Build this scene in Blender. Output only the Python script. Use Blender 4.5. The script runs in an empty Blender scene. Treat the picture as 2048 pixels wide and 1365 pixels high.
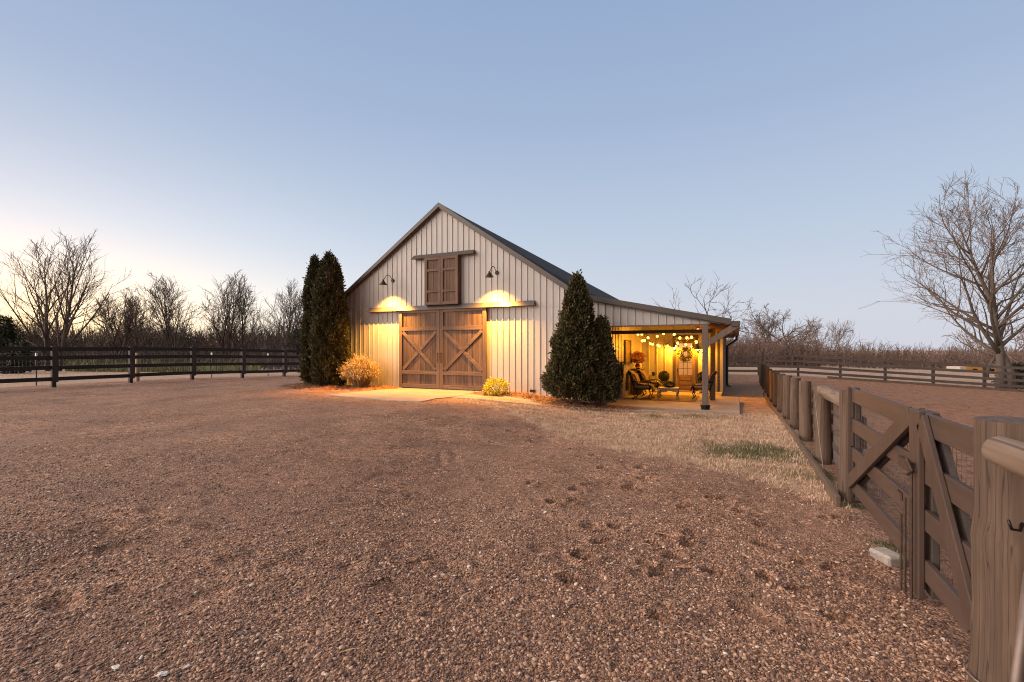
import bpy, math, random
import numpy as np
from mathutils import Vector, Matrix

scene = bpy.context.scene
COL = scene.collection
PI = math.pi
R = math.radians

# ------------------------------------------------------------------ camera
EYE = 1.35
FPX, CXP, HZ = 960.0, 1024.0, 699.0          # focal length, centre column and horizon row of the 2048 px photo
TH = math.atan(451.0 / 960.0)                # the barn's depth axis stands this far right of the view axis
SN, CS = math.sin(TH), math.cos(TH)
cam_d = bpy.data.cameras.new("camera")
cam_d.sensor_width = 36.0
cam_d.lens = FPX / 2048 * 36
cam_d.shift_y = (HZ - 682.5) / 2048
cam_d.clip_start, cam_d.clip_end = 0.05, 3000
cam = bpy.data.objects.new("camera", cam_d)
COL.objects.link(cam)
cam.location = (0, 0, EYE)
cam.rotation_euler = (PI / 2, 0, TH)
scene.camera = cam

# ------------------------------------------------------------------ sky, dusk light
SUN_AZ = Vector((-1.50, 0.40, 0)).normalized()   # where the sun has just gone down, left of the view
SUN_EL = R(1.5)
world = bpy.data.worlds.new("World")
scene.world = world
world.use_nodes = True
wn, wl = world.node_tree.nodes, world.node_tree.links
wn.clear()
wout = wn.new("ShaderNodeOutputWorld")


def wnode(t, **kw):
    n = wn.new(t)
    for k, v in kw.items():
        setattr(n, k, v)
    return n


def wmath(op, a, b=None):
    n = wnode("ShaderNodeMath", operation=op)
    for i, v in enumerate((a, b)):
        if v is None:
            continue
        if isinstance(v, (int, float)):
            n.inputs[i].default_value = v
        else:
            wl.new(v, n.inputs[i])
    return n.outputs[0]


def wramp(fac, stops):
    n = wnode("ShaderNodeValToRGB")
    while len(n.color_ramp.elements) < len(stops):
        n.color_ramp.elements.new(0.5)
    for e, (p, c) in zip(n.color_ramp.elements, stops):
        e.position = p
        e.color = (*c, 1)
    wl.new(fac, n.inputs[0])
    return n.outputs[0]


sky = wnode("ShaderNodeTexSky", sky_type="NISHITA")
sky.sun_disc = False
sky.sun_elevation = SUN_EL
sky.sun_rotation = math.atan2(SUN_AZ.x, SUN_AZ.y)
sky.dust_density = 2.0
bg1 = wnode("ShaderNodeBackground")
bg1.inputs[1].default_value = 0.02
wl.new(sky.outputs[0], bg1.inputs[0])
tc = wnode("ShaderNodeTexCoord")
sep = wnode("ShaderNodeSeparateXYZ")
wl.new(tc.outputs["Generated"], sep.inputs[0])
el = wmath("MAXIMUM", sep.outputs[2], 0.0)
dotn = wnode("ShaderNodeVectorMath", operation="DOT_PRODUCT")
wl.new(tc.outputs["Generated"], dotn.inputs[0])
dotn.inputs[1].default_value = (SUN_AZ.x, SUN_AZ.y, 0.0)
sd = wmath("MAXIMUM", dotn.outputs["Value"], 0.0)
# clear dusk sky: pale mauve low down, steel blue higher up
base = wramp(el, [(0.0, (0.65, 0.665, 0.74)), (0.08, (0.62, 0.665, 0.76)), (0.22, (0.505, 0.595, 0.74)),
                  (0.42, (0.365, 0.468, 0.66)), (0.62, (0.285, 0.392, 0.605)), (0.8, (0.55, 0.56, 0.64)), (1.0, (0.85, 0.80, 0.78))])  # zenith stops raised above the frame to add light on the ground
# the wide pale afterglow round the set sun and the narrow orange band on the horizon
wide = wmath("POWER", sd, 5.5)
fall = wmath("POWER", wmath("MAXIMUM", wmath("SUBTRACT", 1.0, wmath("MULTIPLY", el, 1.7)), 0.0), 3.2)
g1 = wmath("MULTIPLY", wide, fall)
low = wmath("POWER", wmath("MAXIMUM", wmath("SUBTRACT", 1.0, wmath("MULTIPLY", el, 5.0)), 0.0), 1.6)
g2 = wmath("MULTIPLY", wmath("POWER", sd, 14.0), low)


def wmul(col, fac):
    n = wnode("ShaderNodeVectorMath", operation="SCALE")
    n.inputs[0].default_value = col
    wl.new(fac, n.inputs["Scale"])
    return n.outputs[0]


def wadd(a, b):
    n = wnode("ShaderNodeVectorMath", operation="ADD")
    wl.new(a, n.inputs[0])
    wl.new(b, n.inputs[1])
    return n.outputs[0]


# added light: unseen sky left of and behind the viewer, brightened for the yard
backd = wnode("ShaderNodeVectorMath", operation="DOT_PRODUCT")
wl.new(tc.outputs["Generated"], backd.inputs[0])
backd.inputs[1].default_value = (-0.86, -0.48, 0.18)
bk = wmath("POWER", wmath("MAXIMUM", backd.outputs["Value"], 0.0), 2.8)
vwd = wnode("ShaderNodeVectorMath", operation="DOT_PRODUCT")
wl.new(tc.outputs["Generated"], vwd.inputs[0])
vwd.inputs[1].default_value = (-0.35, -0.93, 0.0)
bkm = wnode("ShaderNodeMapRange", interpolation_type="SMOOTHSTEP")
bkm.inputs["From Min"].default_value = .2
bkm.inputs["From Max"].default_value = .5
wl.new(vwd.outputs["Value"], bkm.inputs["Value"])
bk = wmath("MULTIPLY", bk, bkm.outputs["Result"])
# unseen eastern quarter right of and behind the viewer, dimmed to shade posts' right sides
eas = wnode("ShaderNodeVectorMath", operation="DOT_PRODUCT")
wl.new(tc.outputs["Generated"], eas.inputs[0])
eas.inputs[1].default_value = (0.78, -0.62, 0.0)
dim = wmath("SUBTRACT", 1.0, wmath("MULTIPLY", wmath("POWER", wmath("MAXIMUM", eas.outputs["Value"], 0.0), .8), .85))
dimn = wnode("ShaderNodeVectorMath", operation="SCALE")
wl.new(base, dimn.inputs[0])
wl.new(dim, dimn.inputs["Scale"])
base = dimn.outputs[0]
c = wadd(base, wmul((0.76, 0.68, 0.52), g1))
c = wadd(c, wmul((0.5, 0.12, -0.55), g2))
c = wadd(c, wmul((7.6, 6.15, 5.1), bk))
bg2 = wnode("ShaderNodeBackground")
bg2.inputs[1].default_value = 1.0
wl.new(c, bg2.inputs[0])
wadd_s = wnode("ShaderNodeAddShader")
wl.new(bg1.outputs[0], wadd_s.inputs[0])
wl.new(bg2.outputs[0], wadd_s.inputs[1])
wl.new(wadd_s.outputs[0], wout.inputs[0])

sun_d = bpy.data.lights.new("sun", "SUN")
sun_d.energy = 0.8
sun_d.angle = R(25)
sun_d.color = (1.0, 0.72, 0.48)
sun = bpy.data.objects.new("sun", sun_d)
COL.objects.link(sun)
sdv = Vector((SUN_AZ.x, SUN_AZ.y, math.tan(R(9))))
sun.rotation_euler = sdv.to_track_quat("Z", "Y").to_euler()
sun.location = sdv * 40

scene.view_settings.view_transform = "Standard"
scene.view_settings.look = "None"
scene.view_settings.exposure = 0.0
scene.view_settings.gamma = 1.0
scene.render.engine = "CYCLES"
scene.cycles.use_denoising = True
scene.cycles.denoising_prefilter = "NONE"      # keeps the fine grain of gravel and twigs
scene.cycles.pixel_filter_type = "BLACKMAN_HARRIS"
scene.cycles.filter_width = 1.1
scene.cycles.max_bounces = 6
scene.cycles.transparent_max_bounces = 8
scene.cycles.sample_clamp_indirect = 4.0

# ------------------------------------------------------------------ the lie of the land
def sst(a, b, x):
    t = np.clip((x - a) / (b - a), 0, 1)
    return t * t * (3 - 2 * t)


def gz(X, Y):
    """height of the ground"""
    X = np.asarray(X, float)
    Y = np.asarray(Y, float)
    w = sst(-6.6, -2.4, X)
    p = np.interp(Y, [0, 4, 9, 13.5, 17, 25, 32, 60, 200], [0, -.20, -.20, -.29, -.39, -.34, -.22, -.3, -.6])
    z = w * p
    z = z - 0.057 * np.clip(X - 3.2, 0, 14) * sst(8, 26, Y)
    z = z - (1 - w) * 0.022 * np.clip(Y - 13, 0, 25)
    slab = sst(-4.4, -3.7, X) * (1 - sst(.05, .6, X)) * sst(12.9, 13.5, Y) * (1 - sst(19, 21, Y))
    z = z + slab * (np.minimum(z, -0.305) - z)
    return z


def ground_z(x, y):
    return float(gz(x, y))


def ray(px, py):
    u = (px - CXP) / FPX
    return Vector((-SN + CS * u, CS + SN * u, (HZ - py) / FPX))


def on_ground(px, py):
    d = ray(px, py)
    z = -.1
    for _ in range(12):
        t = (z - EYE) / d.z
        z = ground_z(d.x * t, d.y * t)
    return Vector((d.x * t, d.y * t, z))


def on_y(px, py, Y):
    d = ray(px, py)
    t = Y / d.y
    return Vector((d.x * t, Y, EYE + d.z * t))


def at_depth(px, t, z=None):
    d = ray(px, HZ)
    x, y = d.x * t, d.y * t
    return Vector((x, y, ground_z(x, y) if z is None else z))


# ------------------------------------------------------------------ materials
def new_mat(name):
    m = bpy.data.materials.new(name)
    m.use_nodes = True
    return m, m.node_tree.nodes, m.node_tree.links, m.node_tree.nodes["Principled BSDF"]


def ramp_node(n, l, fac, stops, interp="LINEAR"):
    r = n.new("ShaderNodeValToRGB")
    r.color_ramp.interpolation = interp
    while len(r.color_ramp.elements) < len(stops):
        r.color_ramp.elements.new(0.5)
    for e, (p, c) in zip(r.color_ramp.elements, stops):
        e.position = p
        e.color = (*c, 1)
    l.new(fac, r.inputs[0])
    return r.outputs[0]


def mapped(n, l, scale=(1, 1, 1)):
    t = n.new("ShaderNodeTexCoord")
    mp = n.new("ShaderNodeMapping")
    mp.inputs["Scale"].default_value = scale
    l.new(t.outputs["Object"], mp.inputs[0])
    return mp.outputs[0]


def noise(n, l, vec, scale, detail=4, rough=.6):
    t = n.new("ShaderNodeTexNoise")
    t.inputs["Scale"].default_value = scale
    t.inputs["Detail"].default_value = detail
    t.inputs["Roughness"].default_value = rough
    l.new(vec, t.inputs["Vector"])
    return t.outputs["Fac"]


def mixc(n, l, fac, a, b, mode="MIX"):
    m = n.new("ShaderNodeMix")
    m.data_type = "RGBA"
    m.blend_type = mode
    for s, v in ((m.inputs[0], fac), (m.inputs[6], a), (m.inputs[7], b)):
        if isinstance(v, (int, float)):
            s.default_value = v
        elif isinstance(v, tuple):
            s.default_value = (*v, 1)
        else:
            l.new(v, s)
    return m.outputs[2]


def add_bump(n, l, b, h, strength, dist):
    bp = n.new("ShaderNodeBump")
    bp.inputs["Strength"].default_value = strength
    bp.inputs["Distance"].default_value = dist
    l.new(h, bp.inputs["Height"])
    l.new(bp.outputs[0], b.inputs["Normal"])


def flat_mat(name, col, rough=.7, metal=0.0, var=.25, scale=6, stretch=(1, 1, 1), bump=0.0, emit=None, power=0):
    m, n, l, b = new_mat(name)
    v = mapped(n, l, stretch)
    f = noise(n, l, v, scale, 5)
    lo = tuple(max(0, c * (1 - var)) for c in col)
    hi = tuple(min(1, c * (1 + var)) for c in col)
    l.new(ramp_node(n, l, f, [(.3, lo), (.7, hi)]), b.inputs["Base Color"])
    b.inputs["Roughness"].default_value = rough
    b.inputs["Metallic"].default_value = metal
    if bump:
        add_bump(n, l, b, f, bump, .01)
    if emit:
        b.inputs["Emission Color"].default_value = (*emit, 1)
        b.inputs["Emission Strength"].default_value = power
    return m


def wood_mat(name, dark, mid, light, grain=(26, 26, 1.6), rough=.8, bump=.35, plank=None, crack=0.0):
    """weathered wood; grain = scale per axis (small = along the grain); plank = (axis, width)"""
    m, n, l, b = new_mat(name)
    v = mapped(n, l, grain)
    f = noise(n, l, v, 1.0, 7, .65)
    v2 = mapped(n, l, tuple(g * .12 + .3 for g in grain))
    f2 = noise(n, l, v2, 1.0, 3)
    col = ramp_node(n, l, f, [(.25, dark), (.48, mid), (.78, light)])
    col = mixc(n, l, .35, col, ramp_node(n, l, f2, [(.3, dark), (.7, light)]))
    if plank:
        s = n.new("ShaderNodeSeparateXYZ")
        t = n.new("ShaderNodeTexCoord")
        l.new(t.outputs["Object"], s.inputs[0])
        d = n.new("ShaderNodeMath")
        d.operation = "DIVIDE"
        d.inputs[1].default_value = plank[1]
        l.new(s.outputs[plank[0]], d.inputs[0])
        fl = n.new("ShaderNodeMath")
        fl.operation = "FLOOR"
        l.new(d.outputs[0], fl.inputs[0])
        wn_ = n.new("ShaderNodeTexWhiteNoise")
        wn_.noise_dimensions = "1D"
        l.new(fl.outputs[0], wn_.inputs["W"])
        tone = ramp_node(n, l, wn_.outputs["Value"], [(0, (.62, .6, .58)), (1, (1.25, 1.2, 1.15))])
        col = mixc(n, l, 1.0, col, tone, "MULTIPLY")
    h = f
    if crack:
        v3 = mapped(n, l, tuple(g * .9 if g > 3 else .28 for g in grain))
        cn = noise(n, l, v3, 1.0, 2, .4)
        ck = ramp_node(n, l, cn, [(.48, (1, 1, 1)), (.495, (.2, .17, .15)), (.505, (.2, .17, .15)), (.52, (1, 1, 1))])
        col = mixc(n, l, crack, col, ck, "MULTIPLY")
    l.new(col, b.inputs["Base Color"])
    b.inputs["Roughness"].default_value = rough
    add_bump(n, l, b, h, bump, .004)
    return m


M = {}
def metal_siding(name, col, rough=.45):
    m, n, l, b = new_mat(name)
    f = noise(n, l, mapped(n, l, (1.2, 1.2, .35)), 1.5, 5)
    f2 = noise(n, l, mapped(n, l, (14, 14, .8)), 1.0, 4)
    cc = ramp_node(n, l, f, [(.3, tuple(c * .88 for c in col)), (.7, tuple(c * 1.06 for c in col))])
    cc = mixc(n, l, .4, cc, ramp_node(n, l, f2, [(.35, tuple(c * .75 for c in col)), (.6, col)]))
    l.new(cc, b.inputs["Base Color"])
    b.inputs["Roughness"].default_value = rough
    add_bump(n, l, b, f, .15, .02)
    return m


M["siding"] = metal_siding("painted_steel_siding", (.355, .335, .315))
M["trim"] = flat_mat("brown_trim_metal", (.048, .037, .032), .5, 0, .15, 3)
M["roof"] = flat_mat("dark_roof_metal", (.03, .028, .03), .75, 0, .2, 2)
M["door_wood"] = wood_mat("stained_door_planks", (.022, .012, .007), (.08, .044, .027), (.205, .122, .078), (22, 22, 1.5), plank=(0, .1))
M["door_frame_v"] = wood_mat("stained_door_upright", (.032, .018, .011), (.098, .056, .036), (.19, .118, .078), (22, 22, 1.5))
M["door_frame_h"] = wood_mat("stained_door_rail", (.032, .018, .011), (.098, .056, .036), (.19, .118, .078), (1.5, 22, 22))
M["post_wood"] = wood_mat("porch_timber", (.055, .038, .03), (.108, .076, .06), (.15, .11, .09), (20, 20, 1.4), bump=.2)
M["ceiling"] = wood_mat("porch_ceiling_boards", (.13, .07, .03), (.3, .18, .09), (.42, .28, .16), (16, 1.2, 16), plank=(0, .14))
M["dark_wood"] = wood_mat("dark_stained_beam", (.018, .011, .008), (.04, .025, .018), (.07, .045, .033), (1.2, 18, 18))
M["roof"].node_tree.nodes["Principled BSDF"].inputs["Specular IOR Level"].default_value = .15
M["fence_dark"] = wood_mat("black_brown_fence_board", (.010, .007, .006), (.023, .016, .014), (.042, .031, .028), (18, 1.3, 18), bump=.25)
M["fence_brown"] = wood_mat("brown_fence_board", (.03, .021, .018), (.065, .047, .04), (.11, .082, .07), (1.3, 18, 18), bump=.25)
M["fence_brown_y"] = wood_mat("brown_fence_board_lengthwise", (.05, .034, .027), (.10, .07, .056), (.16, .115, .093), (18, 1.3, 18), bump=.25)
M["fence_post"] = wood_mat("fence_upright", (.02, .014, .012), (.045, .033, .028), (.08, .06, .052), (18, 18, 1.3), bump=.25)
M["gate_rail"] = wood_mat("brown_gate_board", (.026, .0145, .0095), (.053, .03, .021), (.084, .05, .036), (16, 1.1, 16), rough=.65, bump=.15)
M["gate_stile"] = wood_mat("brown_gate_upright", (.026, .0145, .0095), (.053, .03, .021), (.084, .05, .036), (16, 16, 1.1), rough=.65, bump=.15)
M["round_post"] = wood_mat("weathered_round_post", (.028, .016, .01), (.078, .046, .029), (.175, .113, .072), (34, 34, 1.0), bump=.7, crack=.75)
M["round_rail"] = wood_mat("weathered_round_rail", (.055, .035, .023), (.15, .10, .068), (.27, .195, .14), (22, .9, 22), bump=.5, crack=.8)
M["kick"] = wood_mat("timber_edge_board", (.045, .028, .018), (.095, .063, .042), (.15, .103, .07), (18, 1.1, 18))
M["iron"] = flat_mat("dark_iron", (.02, .016, .014), .45, .6, .3, 20)
M["rust"] = flat_mat("rusty_rod", (.06, .035, .025), .7, .4, .4, 30, bump=.3)
M["wire"] = flat_mat("galvanised_wire", (.2, .17, .15), .5, .5, .2, 8)
M["bark_grey"] = wood_mat("grey_brown_bark", (.035, .026, .02), (.08, .06, .046), (.14, .11, .086), (9, 9, 1.6), bump=.8)
M["bark_dark"] = wood_mat("dark_bark", (.035, .025, .02), (.085, .061, .048), (.14, .105, .085), (9, 9, 1.6), bump=.8)
M["twig"] = flat_mat("bare_twigs", (.125, .085, .066), .85, 0, .35, .8)
M["twig_dark"] = flat_mat("bare_dark_twigs", (.115, .08, .061), .85, 0, .35, .8)
M["brush"] = flat_mat("bare_brush", (.15, .098, .075), .9, 0, .4, .25)
M["brush_dark"] = flat_mat("bare_wood_undergrowth", (.085, .058, .047), .9, 0, .45, .25)
M["glass"] = None


def foliage(name, dark, mid, light, scale=3.0):
    m, n, l, b = new_mat(name)
    v = mapped(n, l)
    f = noise(n, l, v, scale, 6, .75)
    f2 = noise(n, l, v, scale * 9, 2)
    col = ramp_node(n, l, f, [(.28, dark), (.52, mid), (.78, light)])
    col = mixc(n, l, .4, col, ramp_node(n, l, f2, [(.3, dark), (.7, light)]))
    l.new(col, b.inputs["Base Color"])
    b.inputs["Roughness"].default_value = .75
    return m


M["arbor"] = foliage("arborvitae_sprays", (.014, .014, .004), (.05, .046, .012), (.135, .112, .034), 2.2)
M["arbor_brown"] = foliage("browned_sprays", (.05, .022, .012), (.13, .06, .035), (.22, .11, .07), 4)
M["evergreen"] = foliage("far_evergreen", (.012, .018, .008), (.03, .04, .017), (.06, .07, .03), .6)
M["gold"] = foliage("golden_shrub_leaves", (.32, .27, .015), (.66, .6, .035), (.82, .78, .08), 9)
M["dry_plume"] = foliage("dry_ornamental_grass", (.2, .12, .05), (.42, .29, .13), (.6, .46, .24), 5)
M["straw"] = foliage("pine_straw", (.10, .04, .016), (.24, .105, .042), (.38, .19, .085), 5)
M["grass_dry"] = foliage("dormant_grass", (.25, .155, .095), (.49, .335, .22), (.7, .52, .38), 2.5)
M["grass_green"] = foliage("green_grass", (.05, .05, .018), (.10, .105, .035), (.2, .17, .08), 4)
M["topiary"] = foliage("boxwood_leaves", (.01, .018, .006), (.03, .045, .013), (.06, .08, .025), 9)

# concrete
def concrete():
    m, n, l, b = new_mat("concrete")
    v = mapped(n, l)
    f = noise(n, l, v, 1.3, 8, .7)
    f2 = noise(n, l, v, 40, 3)
    col = ramp_node(n, l, f, [(.3, (.17, .13, .105)), (.55, (.27, .215, .175)), (.8, (.34, .28, .23))])
    col = mixc(n, l, .3, col, ramp_node(n, l, f2, [(.3, (.16, .125, .1)), (.7, (.34, .28, .23))]))
    l.new(col, b.inputs["Base Color"])
    b.inputs["Roughness"].default_value = .85
    add_bump(n, l, b, f2, .3, .004)
    return m


M["concrete"] = concrete()


def glass():
    m, n, l, b = new_mat("window_glass")
    tr = n.new("ShaderNodeBsdfTransparent")
    gl = n.new("ShaderNodeBsdfGlossy")
    gl.inputs["Roughness"].default_value = .03
    fr = n.new("ShaderNodeFresnel")
    fr.inputs[0].default_value = 1.45
    mx = n.new("ShaderNodeMixShader")
    l.new(fr.outputs[0], mx.inputs[0])
    l.new(tr.outputs[0], mx.inputs[1])
    l.new(gl.outputs[0], mx.inputs[2])
    l.new(mx.outputs[0], n["Material Output"].inputs[0])
    return m


M["glass"] = glass()


def lamp_mat(name, col, power):
    m, n, l, b = new_mat(name)
    b.inputs["Base Color"].default_value = (1, .85, .6, 1)
    b.inputs["Emission Color"].default_value = (*col, 1)
    b.inputs["Emission Strength"].default_value = power
    return m


WARM = (1.0, .55, .11)
M["bulb"] = lamp_mat("lit_bulb", (1.0, .58, .13), 3.6)
M["bulb_off"] = lamp_mat("dim_bulb", (1.0, .6, .25), 1.2)
M["bulb_barn"] = lamp_mat("barn_lamp_bulb", (1.0, .6, .16), 60)
M["bulb_big"] = lamp_mat("lit_lamp_bulb", (1.0, .66, .22), 8)


# ------------------------------------------------------------------ mesh helpers
class MB:
    def __init__(self):
        self.v, self.f = [], []

    def add(self, vs, fs):
        o = len(self.v)
        self.v.extend([tuple(p) for p in vs])
        self.f.extend([tuple(i + o for i in q) for q in fs])
        return self

    def box(self, x0, x1, y0, y1, z0, z1):
        return self.add([(x0, y0, z0), (x1, y0, z0), (x1, y1, z0), (x0, y1, z0), (x0, y0, z1), (x1, y0, z1), (x1, y1, z1), (x0, y1, z1)],
                        [(0, 3, 2, 1), (4, 5, 6, 7), (0, 1, 5, 4), (1, 2, 6, 5), (2, 3, 7, 6), (3, 0, 4, 7)])

    def bar(self, a, b, w, d, up=(0, 0, 1)):
        """a straight board from a to b, w along `up` x dir, d along the other"""
        a, b = Vector(a), Vector(b)
        ax = (b - a).normalized()
        u = Vector(up)
        s = ax.cross(u)
        if s.length < 1e-4:
            s = ax.cross(Vector((1, 0, 0)))
        s.normalize()
        t = s.cross(ax).normalized()
        s, t = s * (d / 2), t * (w / 2)
        vs = [a - s - t, a + s - t, a + s + t, a - s + t, b - s - t, b + s - t, b + s + t, b - s + t]
        return self.add(vs, [(0, 3, 2, 1), (4, 5, 6, 7), (0, 1, 5, 4), (1, 2, 6, 5), (2, 3, 7, 6), (3, 0, 4, 7)])

    def tube(self, pts, rad, n=8, cap=True, jit=0, rng=None):
        pts = [Vector(p) for p in pts]
        if isinstance(rad, (int, float)):
            rad = [rad] * len(pts)
        vs, fs = [], []
        up = Vector((0, 0, 1))
        k = len(pts)
        prev = None
        for i, p in enumerate(pts):
            d = pts[min(i + 1, k - 1)] - pts[max(i - 1, 0)]
            if d.length < 1e-9:
                d = Vector((0, 0, 1))
            d.normalize()
            if prev is None:
                s = d.cross(up)
                if s.length < .05:
                    s = d.cross(Vector((1, 0, 0)))
            else:
                s = prev - d * prev.dot(d)
                if s.length < 1e-4:
                    s = d.cross(Vector((1, 0, 0)))
            s.normalize()
            prev = s
            t = d.cross(s)
            for j in range(n):
                a = 2 * PI * j / n
                r = rad[i] * (1 + (rng.uniform(-jit, jit) if jit else 0))
                vs.append(p + s * (math.cos(a) * r) + t * (math.sin(a) * r))
        for i in range(k - 1):
            for j in range(n):
                j2 = (j + 1) % n
                fs.append((i * n + j, i * n + j2, (i + 1) * n + j2, (i + 1) * n + j))
        if cap:
            fs.append(tuple(range(n - 1, -1, -1)))
            fs.append(tuple((k - 1) * n + j for j in range(n)))
        return self.add(vs, fs)

    def lathe(self, prof, c, n=20, cap=True):
        vs, fs = [], []
        for (r, z) in prof:
            for j in range(n):
                a = 2 * PI * j / n
                vs.append((c[0] + r * math.cos(a), c[1] + r * math.sin(a), c[2] + z))
        k = len(prof)
        for i in range(k - 1):
            for j in range(n):
                j2 = (j + 1) % n
                fs.append((i * n + j, i * n + j2, (i + 1) * n + j2, (i + 1) * n + j))
        if cap:
            fs.append(tuple(range(n - 1, -1, -1)))
            fs.append(tuple((k - 1) * n + j for j in range(n)))
        return self.add(vs, fs)

    def prism_y(self, poly, y0, y1):
        """polygon of (x, z) pushed along y"""
        k = len(poly)
        vs = [(x, y0, z) for x, z in poly] + [(x, y1, z) for x, z in poly]
        fs = [tuple(range(k)), tuple(range(2 * k - 1, k - 1, -1))]
        for i in range(k):
            j = (i + 1) % k
            fs.append((i, i + k, j + k, j))
        return self.add(vs, fs)

    def prism_z(self, poly, z0, z1):
        k = len(poly)
        vs = [(x, y, z0) for x, y in poly] + [(x, y, z1) for x, y in poly]
        fs = [tuple(range(k - 1, -1, -1)), tuple(range(k, 2 * k))]
        for i in range(k):
            j = (i + 1) % k
            fs.append((i, j, j + k, i + k))
        return self.add(vs, fs)

    def ball(self, c, r, n=10, sq=(1, 1, 1)):
        prof = []
        m = max(4, n // 2 + 1)
        o = len(self.v)
        vs, fs = [], []
        for i in range(m + 1):
            ph = -PI / 2 + PI * i / m
            for j in range(n):
                a = 2 * PI * j / n
                vs.append((c[0] + r * sq[0] * math.cos(ph) * math.cos(a), c[1] + r * sq[1] * math.cos(ph) * math.sin(a), c[2] + r * sq[2] * math.sin(ph)))
        for i in range(m):
            for j in range(n):
                j2 = (j + 1) % n
                fs.append((i * n + j, i * n + j2, (i + 1) * n + j2, (i + 1) * n + j))
        return self.add(vs, fs)

    def build(self, name, mat, parent=None, smooth=False, bevel=0):
        me = bpy.data.meshes.new(name)
        me.from_pydata([tuple(p) for p in self.v], [], self.f)
        me.validate()
        if smooth:
            me.polygons.foreach_set("use_smooth", [True] * len(me.polygons))
        me.materials.append(mat)
        o = bpy.data.objects.new(name, me)
        COL.objects.link(o)
        if bevel:
            bv = o.modifiers.new("bevel", "BEVEL")
            bv.width = bevel
            bv.segments = 2
            bv.limit_method = "ANGLE"
            bv.harden_normals = False
        if parent:
            hook(o, parent)
        return o


def hook(o, parent):
    o.parent = parent
    r = parent
    if r.type == "EMPTY":
        o.matrix_parent_inverse = Matrix.Translation(-Vector(r.location))


def raw_mesh(name, V, F, mat, parent=None, smooth=False):
    """numpy arrays: V (n,3), F (m,k)"""
    V = np.asarray(V, np.float32)
    F = np.asarray(F, np.int32)
    me = bpy.data.meshes.new(name)
    me.vertices.add(len(V))
    me.vertices.foreach_set("co", V.ravel())
    k = F.shape[1]
    me.loops.add(F.size)
    me.loops.foreach_set("vertex_index", F.ravel())
    me.polygons.add(len(F))
    me.polygons.foreach_set("loop_start", np.arange(0, F.size, k, dtype=np.int32))
    me.update(calc_edges=True)
    me.validate()
    if smooth:
        me.polygons.foreach_set("use_smooth", [True] * len(me.polygons))
    me.materials.append(mat)
    o = bpy.data.objects.new(name, me)
    COL.objects.link(o)
    if parent:
        hook(o, parent)
    return o


def tag(o, label=None, cat=None, group=None, kind=None):
    if label:
        o["label"] = label
    if cat:
        o["category"] = cat
    if group:
        o["group"] = group
    if kind:
        o["kind"] = kind
    return o


def thing(name, loc, label, cat, group=None):
    e = bpy.data.objects.new(name, None)
    e.empty_display_size = .2
    COL.objects.link(e)
    e.location = loc
    return tag(e, label, cat, group)


def copy_thing(src, loc, rz=0, label=None):
    r = src.copy()
    COL.objects.link(r)
    r.location = loc
    r.rotation_euler = (0, 0, rz)
    if label:
        r["label"] = label
    for ch in src.children:
        c_ = ch.copy()
        COL.objects.link(c_)
        c_.parent = r
        for g in ch.children:
            d = g.copy()
            COL.objects.link(d)
            d.parent = c_
    return r


# ================================================================== GROUND
def axis(parts):
    out = []
    for a, b, s in parts:
        k = max(1, int(round((b - a) / s)))
        out.extend(np.linspace(a, b, k, endpoint=False))
    out.append(parts[-1][1])
    return np.array(out)


gx = axis([(-900, -200, 100), (-200, -60, 20), (-60, -24, 3), (-24, -9, .3), (-9, -4.4, .06), (-4.4, 1.3, .026), (1.3, 4, .15), (4, 16, .5), (16, 60, 3), (60, 200, 20), (200, 900, 100)])
gy = axis([(-300, -40, 52), (-40, -4, 4), (-4, 1.0, .5), (1.0, 7.2, .026), (7.2, 11, .06), (11, 22, .2), (22, 40, .6), (40, 100, 4), (100, 300, 25), (300, 1500, 150)])
GX, GY = np.meshgrid(gx, gy)
GZ = gz(GX, GY)
nrng = np.random.default_rng(5)


def smooth_noise(X, Y, sc, seed):
    r = np.random.default_rng(seed)
    out = np.zeros_like(X)
    for k in range(7):
        a = r.uniform(0, 2 * PI)
        f = sc * r.uniform(.6, 1.7)
        out += np.sin((X * math.cos(a) + Y * math.sin(a)) * f + r.uniform(0, 6.28))
    return out / 7


near = 1 - sst(9, 16, np.hypot(GX + 2, GY - 4))
GZ = GZ + near * (smooth_noise(GX, GY, 2.2, 1) * .014 + smooth_noise(GX, GY, 6, 2) * .008 + smooth_noise(GX, GY, 19, 3) * .006)
# hoof and foot prints
prints = [(318, 18, 3), (430, 10, 3), (675, 163, 3), (530, 158, 3), (1400, 75, 3), (1540, 160, 3), (1550, 262, 3), (1755, 368, 3), (905, 265, 3), (990, 215, 3),
          (1100, 265, 3), (1020, 335, 3), (490, 335, 3), (600, 255, 3), (855, 385, 3), (940, 435, 3), (1270, 430, 3), (1560, 460, 3), (430, 470, 3), (1960, 415, 3),
          (1080, 50, 3), (1130, 200, 3), (1915, 115, 3), (1990, 115, 3), (1740, 530, 3), (1560, 705, 3), (1630, 755, 3), (1450, 650, 3), (940, 690, 3), (2000, 700, 3),
          (430, 350, 6), (550, 385, 6), (690, 420, 6), (600, 467, 6), (825, 460, 6), (855, 525, 6), (765, 580, 6), (515, 568, 6), (180, 555, 6), (450, 590, 6),
          (1240, 635, 6), (1320, 645, 6), (320, 663, 6), (430, 655, 6), (60, 245, 6), (180, 300, 6), (210, 230, 6), (310, 275, 6)]
PR = []
hr = random.Random(11)
for (a, b, k) in prints:
    px, py = 1000 + a / 2.926, (1000 if k == 3 else 780) + b / 2.926
    p = on_ground(px, py)
    PR.append((p.x, p.y, hr.uniform(.042, .068), hr.uniform(.05, .095), hr.uniform(0, 3.1)))
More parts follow.
